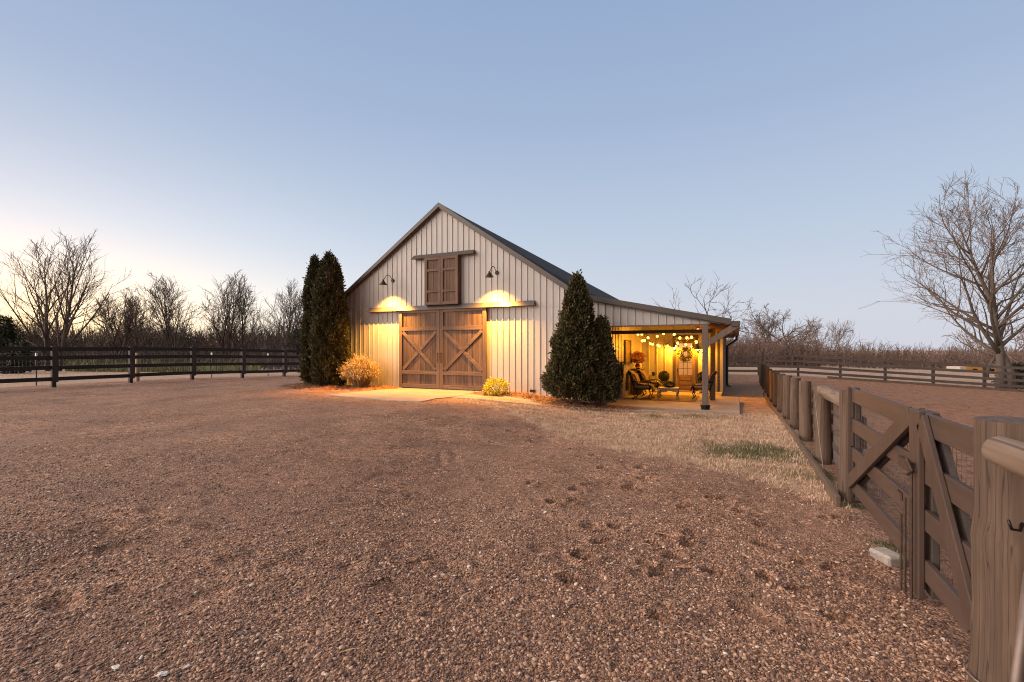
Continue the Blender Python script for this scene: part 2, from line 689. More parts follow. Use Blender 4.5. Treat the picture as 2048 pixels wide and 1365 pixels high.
for _ in range(70):       # shallower scuffs all over the yard
    p = on_ground(hr.uniform(100, 1650), hr.uniform(830, 1250))
    PR.append((p.x, p.y, hr.uniform(.04, .09), hr.uniform(.01, .022), hr.uniform(0, 3.1)))
for (x, y, r, dep, an) in PR:
    dx, dy = GX - x, GY - y
    ca, sa = math.cos(an), math.sin(an)
    q = np.hypot((dx * ca + dy * sa) / 1.35, -dx * sa + dy * ca) / r
    GZ -= dep * np.exp(-q ** 4)
    GZ += dep * .3 * np.exp(-((q - 1.45) / .4) ** 2)
for px0, py0, px1, py1 in ((660, 870, 705, 860), (716, 966, 757, 950), (880, 905, 884, 935), (905, 900, 912, 922)):   # short tyre scuffs
    a, b = on_ground(px0, py0), on_ground(px1, py1)
    L2 = (b - a).length_squared
    s = np.clip(((GX - a.x) * (b.x - a.x) + (GY - a.y) * (b.y - a.y)) / L2, 0, 1)
    dd = np.hypot(GX - a.x - s * (b.x - a.x), GY - a.y - s * (b.y - a.y))
    GZ -= .022 * np.exp(-(dd / .045) ** 2)


def lawn_edge(X):
    return np.interp(X, [-12, -7.2, -5.4, -2.8, -1.3, -.2, 1.0], [14, 11.4, 10.5, 8.05, 7.0, 6.5, 5.8])


def lawn_mask(X, Y):
    wob = smooth_noise(X, Y, 1.6, 21) * .6 + smooth_noise(X, Y, 5, 22) * .4 + smooth_noise(X, Y, 14, 23) * .25
    m = sst(-.25, .4, Y - lawn_edge(X) + wob) * (1 - sst(1.0, 1.1, X)) * sst(-7.4, -6.6, X)
    return m * (1 - sst(26, 31, Y))


def green_mask(X, Y):
    def blob(px, py, rx, ry):
        p = on_ground(px, py)
        return np.exp(-(((X - p.x) / rx) ** 2 + ((Y - p.y) / ry) ** 2))
    g = blob(1540, 905, .75, .45) + .7 * blob(1440, 910, .5, .25) + .35 * blob(1320, 835, .6, .3) + .3 * blob(1560, 950, .5, .15) + .35 * blob(1410, 835, .5, .3)
    return np.clip(g * (.8 + .9 * smooth_noise(X, Y, 4, 31)), 0, 1)


LM = lawn_mask(GX, GY)
GM = green_mask(GX, GY) * LM
PD = sst(1.05, 1.2, GX) * (1 - sst(32.0, 32.5, GY)) * (1 - sst(16, 17, GX))          # bare red earth of the paddock
BK = (1 - sst(1.0, 1.1, GX)) * sst(21, 25, GY) * sst(-5, -3, GX) * (1 - sst(32.0, 32.5, GY))
FD = np.clip(sst(32.3, 33, GY) + (1 - sst(-24.5, -23, GX)), 0, 1)                       # pale dry pasture outside the fences
FD = np.maximum(FD, 0)
GZ = GZ + FD * 0
V = np.stack([GX.ravel(), GY.ravel(), GZ.ravel()], 1)
ny, nx = GX.shape
idx = np.arange(ny * nx).reshape(ny, nx)
F = np.stack([idx[:-1, :-1].ravel(), idx[:-1, 1:].ravel(), idx[1:, 1:].ravel(), idx[1:, :-1].ravel()], 1)


def ground_mat():
    m, n, l, b = new_mat("yard_gravel_and_earth")
    v = mapped(n, l)
    # pebbles: two sizes of cells, each cell its own stone colour
    def cells(sc, stops):
        vo = n.new("ShaderNodeTexVoronoi")
        vo.inputs["Scale"].default_value = sc
        l.new(v, vo.inputs["Vector"])
        s = n.new("ShaderNodeSeparateColor")
        l.new(vo.outputs["Color"], s.inputs[0])
        return ramp_node(n, l, s.outputs[0], stops), vo.outputs["Distance"]
    stones = [(0, (.035, .019, .013)), (.3, (.145, .074, .047)), (.55, (.275, .147, .097)), (.78, (.395, .22, .148)), (.93, (.49, .305, .21)), (1, (.6, .47, .37))]
    c1, d1 = cells(75, stones)
    c2, d2 = cells(38, stones)
    f1 = noise(n, l, v, .55, 6, .65)
    f2 = noise(n, l, v, 5, 6, .7)
    f3 = noise(n, l, v, 22, 3, .7)
    grav = mixc(n, l, .4, c1, c2)
    tone = ramp_node(n, l, f2, [(.32, (.5, .48, .47)), (.5, (1, 1, 1)), (.7, (1.3, 1.27, 1.2))])
    grav = mixc(n, l, 1, grav, tone, "MULTIPLY")
    tone2 = ramp_node(n, l, f3, [(.3, (.7, .69, .68)), (.65, (1.15, 1.15, 1.15))])
    grav = mixc(n, l, 1, grav, tone2, "MULTIPLY")
    f0 = noise(n, l, v, .9, 3, .5)
    lane = ramp_node(n, l, f0, [(.35, (.78, .76, .75)), (.62, (1.22, 1.2, 1.16))])
    grav = mixc(n, l, 1, grav, lane, "MULTIPLY")
    red = ramp_node(n, l, f1, [(.4, (0, 0, 0)), (.58, (1, 1, 1))])
    fine = mixc(n, l, f3, (.18, .1, .068), (.365, .22, .16))
    grav = mixc(n, l, mixc(n, l, .45, (0, 0, 0), red), grav, fine)
    at = n.new("ShaderNodeAttribute")
    at.attribute_name = "zones"
    sp = n.new("ShaderNodeSeparateColor")
    l.new(at.outputs["Color"], sp.inputs[0])
    g_fine = noise(n, l, mapped(n, l, (60, 60, 60)), 1.0, 5, .7)
    lawn = ramp_node(n, l, g_fine, [(.25, (.21, .125, .075)), (.5, (.42, .27, .175)), (.75, (.58, .41, .285))])
    lawn = mixc(n, l, 1, lawn, tone, "MULTIPLY")
    green = ramp_node(n, l, g_fine, [(.3, (.05, .05, .02)), (.7, (.15, .14, .06))])
    earth = ramp_node(n, l, f3, [(.25, (.13, .062, .037)), (.5, (.29, .15, .092)), (.75, (.45, .265, .175))])
    earth = mixc(n, l, 1, earth, tone, "MULTIPLY")
    field = ramp_node(n, l, f2, [(.3, (.33, .22, .15)), (.7, (.52, .37, .27))])
    col = mixc(n, l, sp.outputs[0], grav, lawn)
    col = mixc(n, l, sp.outputs[1], col, green)
    col = mixc(n, l, sp.outputs[2], col, earth)
    col = mixc(n, l, at.outputs["Alpha"], col, field)
    l.new(col, b.inputs["Base Color"])
    b.inputs["Roughness"].default_value = .9
    b.inputs["Specular IOR Level"].default_value = .2
    ad = n.new("ShaderNodeMath")
    ad.operation = "MULTIPLY_ADD"
    l.new(d1, ad.inputs[0])
    ad.inputs[1].default_value = -.6
    l.new(f3, ad.inputs[2])
    ad2 = n.new("ShaderNodeMath")
    ad2.operation = "MULTIPLY_ADD"
    l.new(f2, ad2.inputs[0])
    ad2.inputs[1].default_value = 1.8
    l.new(ad.outputs[0], ad2.inputs[2])
    add_bump(n, l, b, ad2.outputs[0], 1.0, .022)
    return m


ground = raw_mesh("ground", V, F, ground_mat(), smooth=True)
tag(ground, "red brown gravel yard running to dry lawn, bare paddock earth and pale pasture", "ground", kind="structure")
ca = ground.data.color_attributes.new("zones", "FLOAT_COLOR", "POINT")
Z4 = np.stack([LM.ravel(), GM.ravel(), np.clip(PD + BK * .8, 0, 1).ravel(), FD.ravel()], 1).astype(np.float32)
ca.data.foreach_set("color", Z4.ravel())
# fast lookup of the finished surface
from bisect import bisect_right


def surf(x, y):
    i = min(max(bisect_right(gx, x) - 1, 0), nx - 2)
    j = min(max(bisect_right(gy, y) - 1, 0), ny - 2)
    a = (x - gx[i]) / (gx[i + 1] - gx[i])
    b = (y - gy[j]) / (gy[j + 1] - gy[j])
    return float(GZ[j, i] * (1 - a) * (1 - b) + GZ[j, i + 1] * a * (1 - b) + GZ[j + 1, i] * (1 - a) * b + GZ[j + 1, i + 1] * a * b)


def surf_np(x, y):
    i = np.clip(np.searchsorted(gx, x, side="right") - 1, 0, nx - 2)
    j = np.clip(np.searchsorted(gy, y, side="right") - 1, 0, ny - 2)
    a = (x - gx[i]) / (gx[i + 1] - gx[i])
    b = (y - gy[j]) / (gy[j + 1] - gy[j])
    return GZ[j, i] * (1 - a) * (1 - b) + GZ[j, i + 1] * a * (1 - b) + GZ[j + 1, i] * (1 - a) * b + GZ[j + 1, i + 1] * a * b


# ---- loose pebbles lying on the yard, thickest near the viewer
def pebble_mat():
    m, n, l, b = new_mat("loose_pebbles")
    oi = n.new("ShaderNodeObjectInfo")
    col = ramp_node(n, l, oi.outputs["Random"], [(0, (.05, .03, .024)), (.22, (.12, .064, .043)), (.5, (.225, .12, .073)), (.75, (.345, .195, .118)),
                                                 (.92, (.43, .26, .165)), (.98, (.47, .34, .245)), (1, (.64, .55, .47))])
    l.new(col, b.inputs["Base Color"])
    b.inputs["Roughness"].default_value = .6
    return m


def scatter_pebbles():
    r = np.random.default_rng(3)
    P = []
    for (t0, t1, dens) in ((1.7, 2.6, 7500), (2.6, 3.6, 5200), (3.6, 5, 2600), (5, 7, 900), (7, 10, 260)):
        A = 2.35 * (t1 * t1 - t0 * t0) / 2
        k = int(A * dens)
        t = np.sqrt(r.uniform(t0 * t0, t1 * t1, k))
        u = r.uniform(-1.15, 1.12, k)
        P.append(np.stack([t * (-SN + CS * u), t * (CS + SN * u)], 1))
    P = np.concatenate(P)
    x, y = P[:, 0], P[:, 1]
    keep = (lawn_mask(x, y) < r.uniform(0, .8, len(x))) & (x < 1.0) & (y < 9.8)
    thin = smooth_noise(x, y, 1.5, 71) + .5 * smooth_noise(x, y, 4, 72)
    keep &= (r.uniform(-.6, .7, len(x)) > thin * 1.3 - .45)
    for (hx, hy, hrad, _d, _a) in PR:
        keep &= (np.hypot(x - hx, y - hy) > hrad * 1.05) | (r.uniform(0, 1, len(x)) < .2)
    x, y = x[keep], y[keep]
    z = surf_np(x, y) + .001
    me = bpy.data.meshes.new("gravel")
    me.vertices.add(len(x))
    me.vertices.foreach_set("co", np.stack([x, y, z], 1).astype(np.float32).ravel())
    o = bpy.data.objects.new("gravel", me)
    COL.objects.link(o)
    tag(o, "loose rounded brown pebbles covering the yard nearest the viewer", "gravel", kind="stuff")
    ng = bpy.data.node_groups.new("pebbles", "GeometryNodeTree")
    ng.interface.new_socket("Geometry", in_out="INPUT", socket_type="NodeSocketGeometry")
    ng.interface.new_socket("Geometry", in_out="OUTPUT", socket_type="NodeSocketGeometry")
    N, L = ng.nodes, ng.links
    gi, go = N.new("NodeGroupInput"), N.new("NodeGroupOutput")
    mp = N.new("GeometryNodeMeshToPoints")
    ico = N.new("GeometryNodeMeshIcoSphere")
    ico.inputs["Radius"].default_value = 1
    ico.inputs["Subdivisions"].default_value = 2
    sm = N.new("GeometryNodeSetShadeSmooth")
    st = N.new("GeometryNodeSetMaterial")
    st.inputs["Material"].default_value = pebble_mat()
    L.new(ico.outputs["Mesh"], sm.inputs[0])
    L.new(sm.outputs[0], st.inputs[0])
    inst = N.new("GeometryNodeInstanceOnPoints")
    rv = N.new("FunctionNodeRandomValue")
    rv.data_type = "FLOAT_VECTOR"
    rv.inputs["Min"].default_value = (-.5, -.5, 0)
    rv.inputs["Max"].default_value = (.5, .5, 6.28)
    rs = N.new("FunctionNodeRandomValue")
    rs.data_type = "FLOAT_VECTOR"
    rs.inputs["Min"].default_value = (.0035, .0028, .0022)
    rs.inputs["Max"].default_value = (.0098, .0072, .005)
    rs.inputs["Seed"].default_value = 4
    L.new(gi.outputs[0], mp.inputs["Mesh"])
    L.new(mp.outputs[0], inst.inputs["Points"])
    L.new(st.outputs[0], inst.inputs["Instance"])
    L.new(rv.outputs["Value"], inst.inputs["Rotation"])
    big = N.new("FunctionNodeRandomValue")               # now and then a stone twice the size
    big.data_type = "FLOAT"
    big.inputs[2].default_value = .55
    big.inputs[3].default_value = 1.05
    big.inputs["Seed"].default_value = 9
    pw = N.new("ShaderNodeMath")
    pw.operation = "POWER"
    L.new(big.outputs[1], pw.inputs[0])
    pw.inputs[1].default_value = 9
    pa = N.new("ShaderNodeMath")
    pa.operation = "ADD"
    L.new(pw.outputs[0], pa.inputs[0])
    pa.inputs[1].default_value = .56
    sc_ = N.new("ShaderNodeVectorMath")
    sc_.operation = "SCALE"
    L.new(rs.outputs["Value"], sc_.inputs[0])
    L.new(pa.outputs[0], sc_.inputs["Scale"])
    L.new(sc_.outputs[0], inst.inputs["Scale"])
    L.new(inst.outputs[0], go.inputs[0])
    md = o.modifiers.new("pebbles", "NODES")
    md.node_group = ng


scatter_pebbles()


# ---- blades: thin bent triangles, vectorised
def blades(name, pos, length, width, lean, mat, seed, label, cat, rng_len=.5, bend=.5):
    r = np.random.default_rng(seed)
    k = len(pos)
    a = r.uniform(0, 2 * PI, k)
    ln = length * r.uniform(1 - rng_len, 1 + rng_len, k) * np.clip(1 + 1.6 * smooth_noise(pos[:, 0], pos[:, 1], 9, seed) + .8 * smooth_noise(pos[:, 0], pos[:, 1], 26, seed + 1), .25, 2.4)
    le = lean * r.uniform(.2, 1.4, k)
    dx, dy = np.cos(a), np.sin(a)
    tipx = pos[:, 0] + dx * np.sin(le) * ln
    tipy = pos[:, 1] + dy * np.sin(le) * ln
    tipz = pos[:, 2] + np.cos(le) * ln
    a2 = a + PI / 2 + r.uniform(-1, 1, k)
    wx, wy = np.cos(a2) * width / 2, np.sin(a2) * width / 2
    mx = pos[:, 0] + dx * np.sin(le) * ln * .5 * bend
    my = pos[:, 1] + dy * np.sin(le) * ln * .5 * bend
    mz = pos[:, 2] + np.cos(le) * ln * .6
    Vv = np.empty((k, 5, 3))
    Vv[:, 0] = np.stack([pos[:, 0] - wx, pos[:, 1] - wy, pos[:, 2] - .004], 1)
    Vv[:, 1] = np.stack([pos[:, 0] + wx, pos[:, 1] + wy, pos[:, 2] - .004], 1)
    Vv[:, 2] = np.stack([mx + wx * .8, my + wy * .8, mz], 1)
    Vv[:, 3] = np.stack([mx - wx * .8, my - wy * .8, mz], 1)
    Vv[:, 4] = np.stack([tipx, tipy, tipz], 1)
    base_ = np.arange(k)[:, None] * 5
    q = (base_ + np.array([0, 1, 2])), (base_ + np.array([0, 2, 3])), (base_ + np.array([3, 2, 4]))
    o = raw_mesh(name, Vv.reshape(-1, 3), np.concatenate(q), mat)
    return tag(o, label, cat, kind="stuff")


def lawn_points(k, seed, green):
    r = np.random.default_rng(seed)
    x = r.uniform(-7.2, 1.0, k)
    y = r.uniform(5.6, 13.6, k)
    m = lawn_mask(x, y)
    g = green_mask(x, y)
    keep = r.uniform(0, 1, k) < (m * np.clip(g * 1.3, 0, 1) if green else m * (1 - .75 * np.clip(g, 0, 1)))
    on_walk = (y > walk_edge(x)) & (x < -.2)
    keep &= ~on_walk & (y < 13.3 + 9 * (x > .1))
    dens = np.clip(1.25 - (y - 6) * .06, .5, 1)
    keep &= r.uniform(0, 1, k) < dens
    x, y = x[keep], y[keep]
    return np.stack([x, y, surf_np(x, y)], 1)


def walk_edge(X):
    return np.interp(X, [-7.3, -5.5, -2.6, -1.0], [11.35, 11.3, 12.35, 13.25])


blades("dry_grass", lawn_points(150000, 41, False), .038, .006, 1.0, M["grass_dry"], 42, "short straw coloured dormant grass between the gravel and the porch", "grass")
def tuft_points(k, spots, seed):
    r = np.random.default_rng(seed)
    out = []
    for (px, py, sx_, sy_) in spots:
        q = on_ground(px, py)
        x, y = r.normal(q.x, sx_, k), r.normal(q.y, sy_, k)
        out.append(np.stack([x, y, surf_np(x, y)], 1))
    return np.concatenate(out)


blades("moss", tuft_points(700, [(1775, 1100, .05, .09), (1712, 1012, .05, .05), (1660, 955, .03, .2)], 77), .02, .005, .9, M["grass_green"], 78, "low green moss and grass by the stone block and the gate posts", "moss")
blades("green_grass", lawn_points(260000, 43, True), .042, .006, .8, M["grass_green"], 44, "patch of green winter grass beside the round post fence", "grass")

# ---- straw stalks and leaf crumbs blown over the yard
def litter(k, seed):
    r = np.random.default_rng(seed)
    t = np.sqrt(r.uniform(2.2 ** 2, 9.5 ** 2, k))
    u = r.uniform(-1.1, .75, k)
    x, y = t * (-SN + CS * u), t * (CS + SN * u)
    keep = x < .8
    x, y = x[keep], y[keep]
    k = len(x)
    z = surf_np(x, y) + .009
    a = r.uniform(0, 2 * PI, k)
    ln = r.uniform(.02, .09, k) * np.where(r.uniform(0, 1, k) < .3, 1.3, .7)
    w = r.uniform(.0015, .004, k)
    D = np.stack([np.cos(a) * ln, np.sin(a) * ln, r.uniform(-.002, .01, k)], 1)
    W = np.stack([-np.sin(a) * w, np.cos(a) * w, r.uniform(-.001, .002, k)], 1)
    P = np.stack([x, y, z], 1)
    Vv = np.stack([P - W, P + W, P + D * .5 + W * .9 + np.array([0, 0, .004]), P + D * .5 - W * .9 + np.array([0, 0, .004]), P + D + W * .3, P + D - W * .3], 1).reshape(-1, 3)
    b_ = np.arange(k)[:, None] * 6
    o = raw_mesh("straw_litter", Vv, np.concatenate([b_ + np.array([0, 1, 2, 3]), b_ + np.array([3, 2, 4, 5])]), foliage("straw_stalks", (.12, .07, .04), (.4, .27, .16), (.62, .47, .31), 3))
    tag(o, "thin straw stalks and leaf crumbs scattered over the gravel", "straw", kind="stuff")


litter(1500, 55)

# ---- concrete: the apron at the big doors and the walk to the porch (one sheet, following the ground)
Y0 = 13.56


def drape(name, outline, label, cat, dz=.012, thick=.16, step=.25):
    """a concrete sheet with real thickness over the ground, outline in (x, y)"""
    mb = MB()
    k = len(outline)
    top = [(x, y, ground_z(x, y) + dz) for x, y in outline]
    bot = [(x, y, z - thick) for x, y, z in top]
    mb.add(top + bot, [tuple(range(k))] + [(i, i + k, (i + 1) % k + k, (i + 1) % k) for i in range(k)])
    o = mb.build(name, M["concrete"])
    return tag(o, label, cat, kind="structure")


jr = random.Random(3)
front = [(-10.9, 10.45), (-10.2, 10.3), (-9.5, 10.18), (-8.9, 10.12), (-8.35, 10.0), (-8.2, 9.88), (-8.05, 9.98), (-7.8, 9.95), (-7.3, 10.06), (-7.34, 10.45), (-7.42, 10.9), (-7.25, 11.3)]
drape("concrete_apron", front + [(-7.2, 13.5), (-10.6, 13.5)], "worn concrete apron in front of the big sliding doors", "apron", .02)
drape("path", [(-7.19, 11.32), (-6.3, 11.28), (-5.5, 11.3), (-4.5, 11.62), (-3.5, 12.0), (-2.6, 12.35), (-1.7, 12.9), (-1.05, 13.28), (-3.6, 13.28), (-4.5, 12.6), (-5.2, 12.35), (-6.2, 12.45), (-7.19, 12.6)],
      "narrow concrete walk leading to the porch", "path", .018)
SLAB = -.22
mb = MB()
mb.prism_z([(-3.4, 13.3), (.06, 13.3), (.06, 17.5), (-.5, 17.5), (-.5, 19.2), (-3.4, 19.2)], SLAB - .2, SLAB)
tag(mb.build("patio", M["concrete"], bevel=.015), "raised concrete slab under the lit porch", "patio", kind="structure")

# ================================================================== BARN
XL, XR, XC = -13.32, -4.67, -9.0
RZ = 6.20
YB = 24.3     # rear of the lean-to
YM = 30.5     # rear of the main barn
DR = .75      # the old ridge sags this much towards the rear
LEAN = [(-4.11, 2.93), (-.15, 2.10)]
PXL = -3.4        # porch left wall
YP = 19.2         # porch back wall
PXR = -.51        # side wall of the rear room


def main_z(x):
    return RZ - .671 * abs(x - XC)


def roof_z(x):
    if x < LEAN[0][0]:
        return main_z(x)
    return LEAN[0][1] + (x - LEAN[0][0]) * (LEAN[1][1] - LEAN[0][1]) / (LEAN[1][0] - LEAN[0][0])


barn = thing("barn", (XC, Y0, 0), "pale ribbed metal barn with brown trim, dark roof and a lit lean-to porch", "barn")


def rib_wall(mb, a, b, zb, zt, pitch=.208, rh=.02, extra=()):
    a, b = Vector(a), Vector(b)
    L = (b - a).length
    d = (b - a) / L
    nrm = Vector((d.y, -d.x))          # right-hand side of the direction of travel is outside
    S = [(0, 0)]
    k = 0
    while True:
        s = k * pitch
        ok = False
        for ds, h in ((pitch - .046, 0), (pitch - .036, rh), (pitch - .012, rh), (pitch - .002, 0)):
            if s + ds < L - .002:
                S.append((s + ds, h))
                ok = True
        k += 1
        if not ok:
            break
    for e in extra:
        S.append((e, 0))
    S.append((L, 0))
    S.sort()
    vs, fs = [], []
    for s, h in S:
        p = a + d * s + nrm * h
        q = a + d * s
        vs.append((p.x, p.y, zb(q) if callable(zb) else zb))
        vs.append((p.x, p.y, zt(q) if callable(zt) else zt))
    for i in range(len(S) - 1):
        fs.append((2 * i, 2 * i + 2, 2 * i + 3, 2 * i + 1))
    mb.add(vs, fs)
    return mb


T = .1
zroof = lambda p: roof_z(p.x) - T
mb = MB()
rib_wall(mb, (XL, Y0), (XR, Y0), -.35, zroof, extra=[XC - XL])
mb.build("front_wall", M["siding"], barn)
mb = MB()
rib_wall(mb, (XR + .002, Y0), (PXL, Y0), -.45, lambda p: min(zroof(p), roof_z(p.x) - T), extra=[LEAN[0][0] - XR])
rib_wall(mb, (PXL + .002, Y0), (-.65, Y0), 2.02, zroof)
mb.build("lean_to_wall", M["siding"], barn)
# underside edge of the porch front panel
MB().box(PXL, -.65, Y0 - .012, Y0 + .14, 1.985, 2.018).build("header_board", M["post_wood"], barn)
mb = MB()
rib_wall(mb, (PXL, Y0 + .15), (PXL, YP), -.45, lambda p: roof_z(PXL) - T)
mb.build("porch_side_wall", M["siding"], barn)
# porch back wall with the doorway left open
def yx(px, py, Y):
    p = on_y(px, py, Y)
    return p.x, p.z


DX0, DX1 = yx(1351.5, 700, YP)[0], yx(1390.5, 700, YP)[0]
DZ0, DZ1 = SLAB + .02, yx(1370, 680, YP)[1]
mb = MB()
rib_wall(mb, (PXL, YP), (DX0, YP), -.45, zroof, pitch=.3)
rib_wall(mb, (DX1, YP), (PXR, YP), -.45, zroof, pitch=.3)
rib_wall(mb, (DX0 + .001, YP), (DX1 - .001, YP), DZ1, zroof, pitch=.3)
mb.build("porch_back_wall", M["siding"], barn)
mb = MB()
rib_wall(mb, (PXR, YP), (PXR, YB), -.6, lambda p: roof_z(PXR) - T)
rib_wall(mb, (PXR, YB), (XR, YB), -.6, zroof, extra=[PXR - LEAN[0][0]])
rib_wall(mb, (XR, YB), (XR, YM), -.6, lambda p: main_z(XR) - T)
rib_wall(mb, (XR, YM), (XL, YM), -.6, lambda p: main_z(p.x) - T - DR * (1 - abs(p.x - XC) / 4.4), extra=[XR - XC])
rib_wall(mb, (XL, YM), (XL, Y0), -.6, lambda p: roof_z(XL) - T)
mb.build("outer_wall", M["siding"], barn)
p_ = on_y(1071, 611, Y0).x
MB().box(p_, XR - .1, Y0 - .04, Y0 - .0345, 2.655, 2.664).build("panel_lap", M["siding"], barn)
# corner trims
for c_ in ((XL - .03, XL + .09, Y0 - .032, Y0 + .1, -.3, main_z(XL) - .12), (XR - .09, XR + .02, Y0 - .034, Y0 - .022, -.3, main_z(XR) - .12),
           (PXR - .07, PXR + .03, YP - .035, YP + .06, -.4, roof_z(PXR) - .13), (PXR - .02, PXR + .032, YB - .05, YB + .03, -.5, roof_z(PXR) - .13)):
    MB().box(*c_).build("corner_trim", M["siding"], barn)
MB().box(PXR - .16, PXR - .072, YP - .03, YP - .022, SLAB, roof_z(PXR) - .15).build("corner_board", M["trim"], barn)
for c_ in ((DX0 - .1, DX0, YP - .045, YP + .02, SLAB, DZ1 + .09), (DX1, DX1 + .1, YP - .045, YP + .02, SLAB, DZ1 + .09), (DX0 - .1, DX1 + .1, YP - .05, YP + .02, DZ1 + .091, DZ1 + .18)):
    MB().box(*c_).build("door_trim", M["trim"], barn)

# roof
YF = Y0 - .16
line = [(XL - .14, main_z(XL - .14)), (XC, RZ), LEAN[0], LEAN[1]]
low = [(x, z - .085) for x, z in reversed(line)]
yr0, yr1 = YF + .05, YM + .2
ridge_z = lambda y: RZ - DR * (y - yr0) / (yr1 - yr0)
mb = MB()
vs = []
for y in (yr0, yr1):
    for dz_ in (0, -.085):
        vs += [(line[0][0], y, line[0][1] + dz_), (XC, y, ridge_z(y) + dz_), (LEAN[0][0], y, LEAN[0][1] + dz_)]
mb.add(vs, [(0, 1, 7, 6), (1, 2, 8, 7), (3, 9, 10, 4), (4, 10, 11, 5), (0, 6, 9, 3), (2, 5, 11, 8), (0, 3, 4, 1), (1, 4, 5, 2), (6, 7, 10, 9), (7, 8, 11, 10)])
for k in range(42):                           # standing ribs down the slopes
    y = YF + .2 + k * .405
    for e in (line[0], LEAN[0]):
        mb.bar((XC, y, ridge_z(y) + .008), (e[0], y, e[1] + .008), .03, .035, (0, 0, 1))
roof = mb.build("roof", M["roof"], barn)
mb = MB()
mb.prism_y([LEAN[0], LEAN[1], (LEAN[1][0], LEAN[1][1] - .085), (LEAN[0][0], LEAN[0][1] - .085)], yr0, YB + .2)
for k in range(27):
    y = YF + .2 + k * .405
    mb.bar((LEAN[0][0], y, LEAN[0][1] + .008), (LEAN[1][0], y, LEAN[1][1] + .008), .03, .035, (0, 0, 1))
mb.build("lean_to_roof", M["roof"], barn)
mb = MB()
a, b = RZ, RZ - DR
vs = []
for y, z in ((YF - .002, RZ), (YM + .3, RZ - DR)):
    vs += [(XC - .17, y, z - .085), (XC, y, z + .032), (XC + .17, y, z - .085), (XC, y, z + .012)]
mb.add(vs, [(0, 1, 5, 4), (1, 2, 6, 5), (2, 3, 7, 6), (3, 0, 4, 7), (0, 3, 2, 1), (4, 5, 6, 7)])
mb.build("ridge_cap", M["trim"], roof)
vs = []
for y0, y1, pl in ((YF, YF + .045, line), (YM + .205, YM + .25, [line[0], (XC, RZ - DR), LEAN[0]]), (YB + .205, YB + .25, [LEAN[0], LEAN[1]])):
    mb = MB()
    for (x0, z0), (x1, z1) in zip(pl[:-1], pl[1:]):
        mb.add([(x0, y0, z0 + .03), (x1, y0, z1 + .03), (x1, y0, z1 - .115), (x0, y0, z0 - .115), (x0, y1, z0 + .03), (x1, y1, z1 + .03), (x1, y1, z1 - .115), (x0, y1, z0 - .115)],
               [(0, 3, 2, 1), (4, 5, 6, 7), (0, 1, 5, 4), (2, 3, 7, 6), (1, 2, 6, 5), (3, 0, 4, 7)])
    mb.build("rake_trim", M["trim"], barn)
mb = MB()
for i in range(3):                            # the narrow lower moulding under the rake
    (x0, z0), (x1, z1) = line[i], line[i + 1]
    if i == 2:
        x1, z1 = -.4, roof_z(-.4)
    mb.add([(x0, YF + .046, z0 - .09), (x1, YF + .046, z1 - .09), (x1, YF + .046, z1 - .15), (x0, YF + .046, z0 - .15), (x0, Y0 - .036, z0 - .09), (x1, Y0 - .036, z1 - .09), (x1, Y0 - .036, z1 - .15), (x0, Y0 - .036, z0 - .15)],
           [(0, 3, 2, 1), (4, 5, 6, 7), (0, 1, 5, 4), (2, 3, 7, 6), (1, 2, 6, 5), (3, 0, 4, 7)])
mb.build("rake_moulding", M["trim"], barn)
# porch ceiling under the lean-to roof, rafters to the eave
mb = MB()
x0, x1 = PXL + .01, -.16
mb.prism_y([(x0, roof_z(x0) - .09), (x1, roof_z(x1) - .09), (x1, roof_z(x1) - .12), (x0, roof_z(x0) - .12)], Y0 + .05, YB + .1)
mb.build("porch_ceiling", M["ceiling"], barn)
for k in range(6):
    y = Y0 + .6 + k * 1.05
    MB().bar((PXL + .05, y, roof_z(PXL) - .17), (-.2, y, roof_z(-.2) - .17), .1, .045).build("rafter", M["ceiling"], barn)
MB().box(PXL + .01, -.62, 14.22, 14.34, 1.80, 1.9).build("porch_beam", M["dark_wood"], barn)
# porch posts and brace
gzp = ground_z(-.76, Y0)
post = MB().box(-.835, -.69, Y0 - .13, Y0 + .012, gzp, 1.985).build("porch_post", M["post_wood"], barn, bevel=.006)
mb = MB()
mb.lathe([(.075, 0), (.09, .0), (.115, .19), (.125, .2), (.125, .225), (.11, .225), (.08, .2)], (-.762, Y0 - .06, gzp - .02), 16)
mb.build("post_base", M["iron"], post, smooth=False)
MB().box(-.76, -.62, 16.0, 16.14, SLAB, roof_z(-.7) - .2).build("porch_post", M["dark_wood"], barn, bevel=.006)  # dark wood colour stands in for shade on this backlit post
mb = MB()
mb.prism_y([(-.69, 1.43), (-.69, 1.6), (-.12, 1.985), (.04, 1.985), (.04, 1.9)], Y0 - .125, Y0 - .01)
mb.build("knee_brace", M["post_wood"], barn, bevel=.005)
# eave: fascia, gutter, downspout
GXX = .06
mb = MB()
mb.prism_y([(-.14, 1.93), (GXX - .03, 1.93), (GXX, 1.99), (GXX, 2.07), (GXX - .012, 2.07), (-.14, 2.07)], YF + .005, YB + .2)
mb.build("gutter", M["trim"], barn, bevel=.004)
MB().box(-.2, -.142, YF + .06, YB + .15, 1.9, 2.0).build("fascia", M["dark_wood"], barn)
mb = MB()
mb.box(-.5, -.15, YP + .3, YB + .1, 1.88, 1.9)
mb.build("soffit", M["ceiling"], barn)
gzd = ground_z(-.4, YB)
mb = MB()
mb.tube([(-.03, YB - .2, 1.93), (-.03, YB - .2, 1.80), (-.43, YB - .2, 1.5), (-.43, YB - .2, gzd + .05), (-.3, YB - .35, gzd)], .05, 8)
mb.build("downspout", M["trim"], barn, smooth=True)
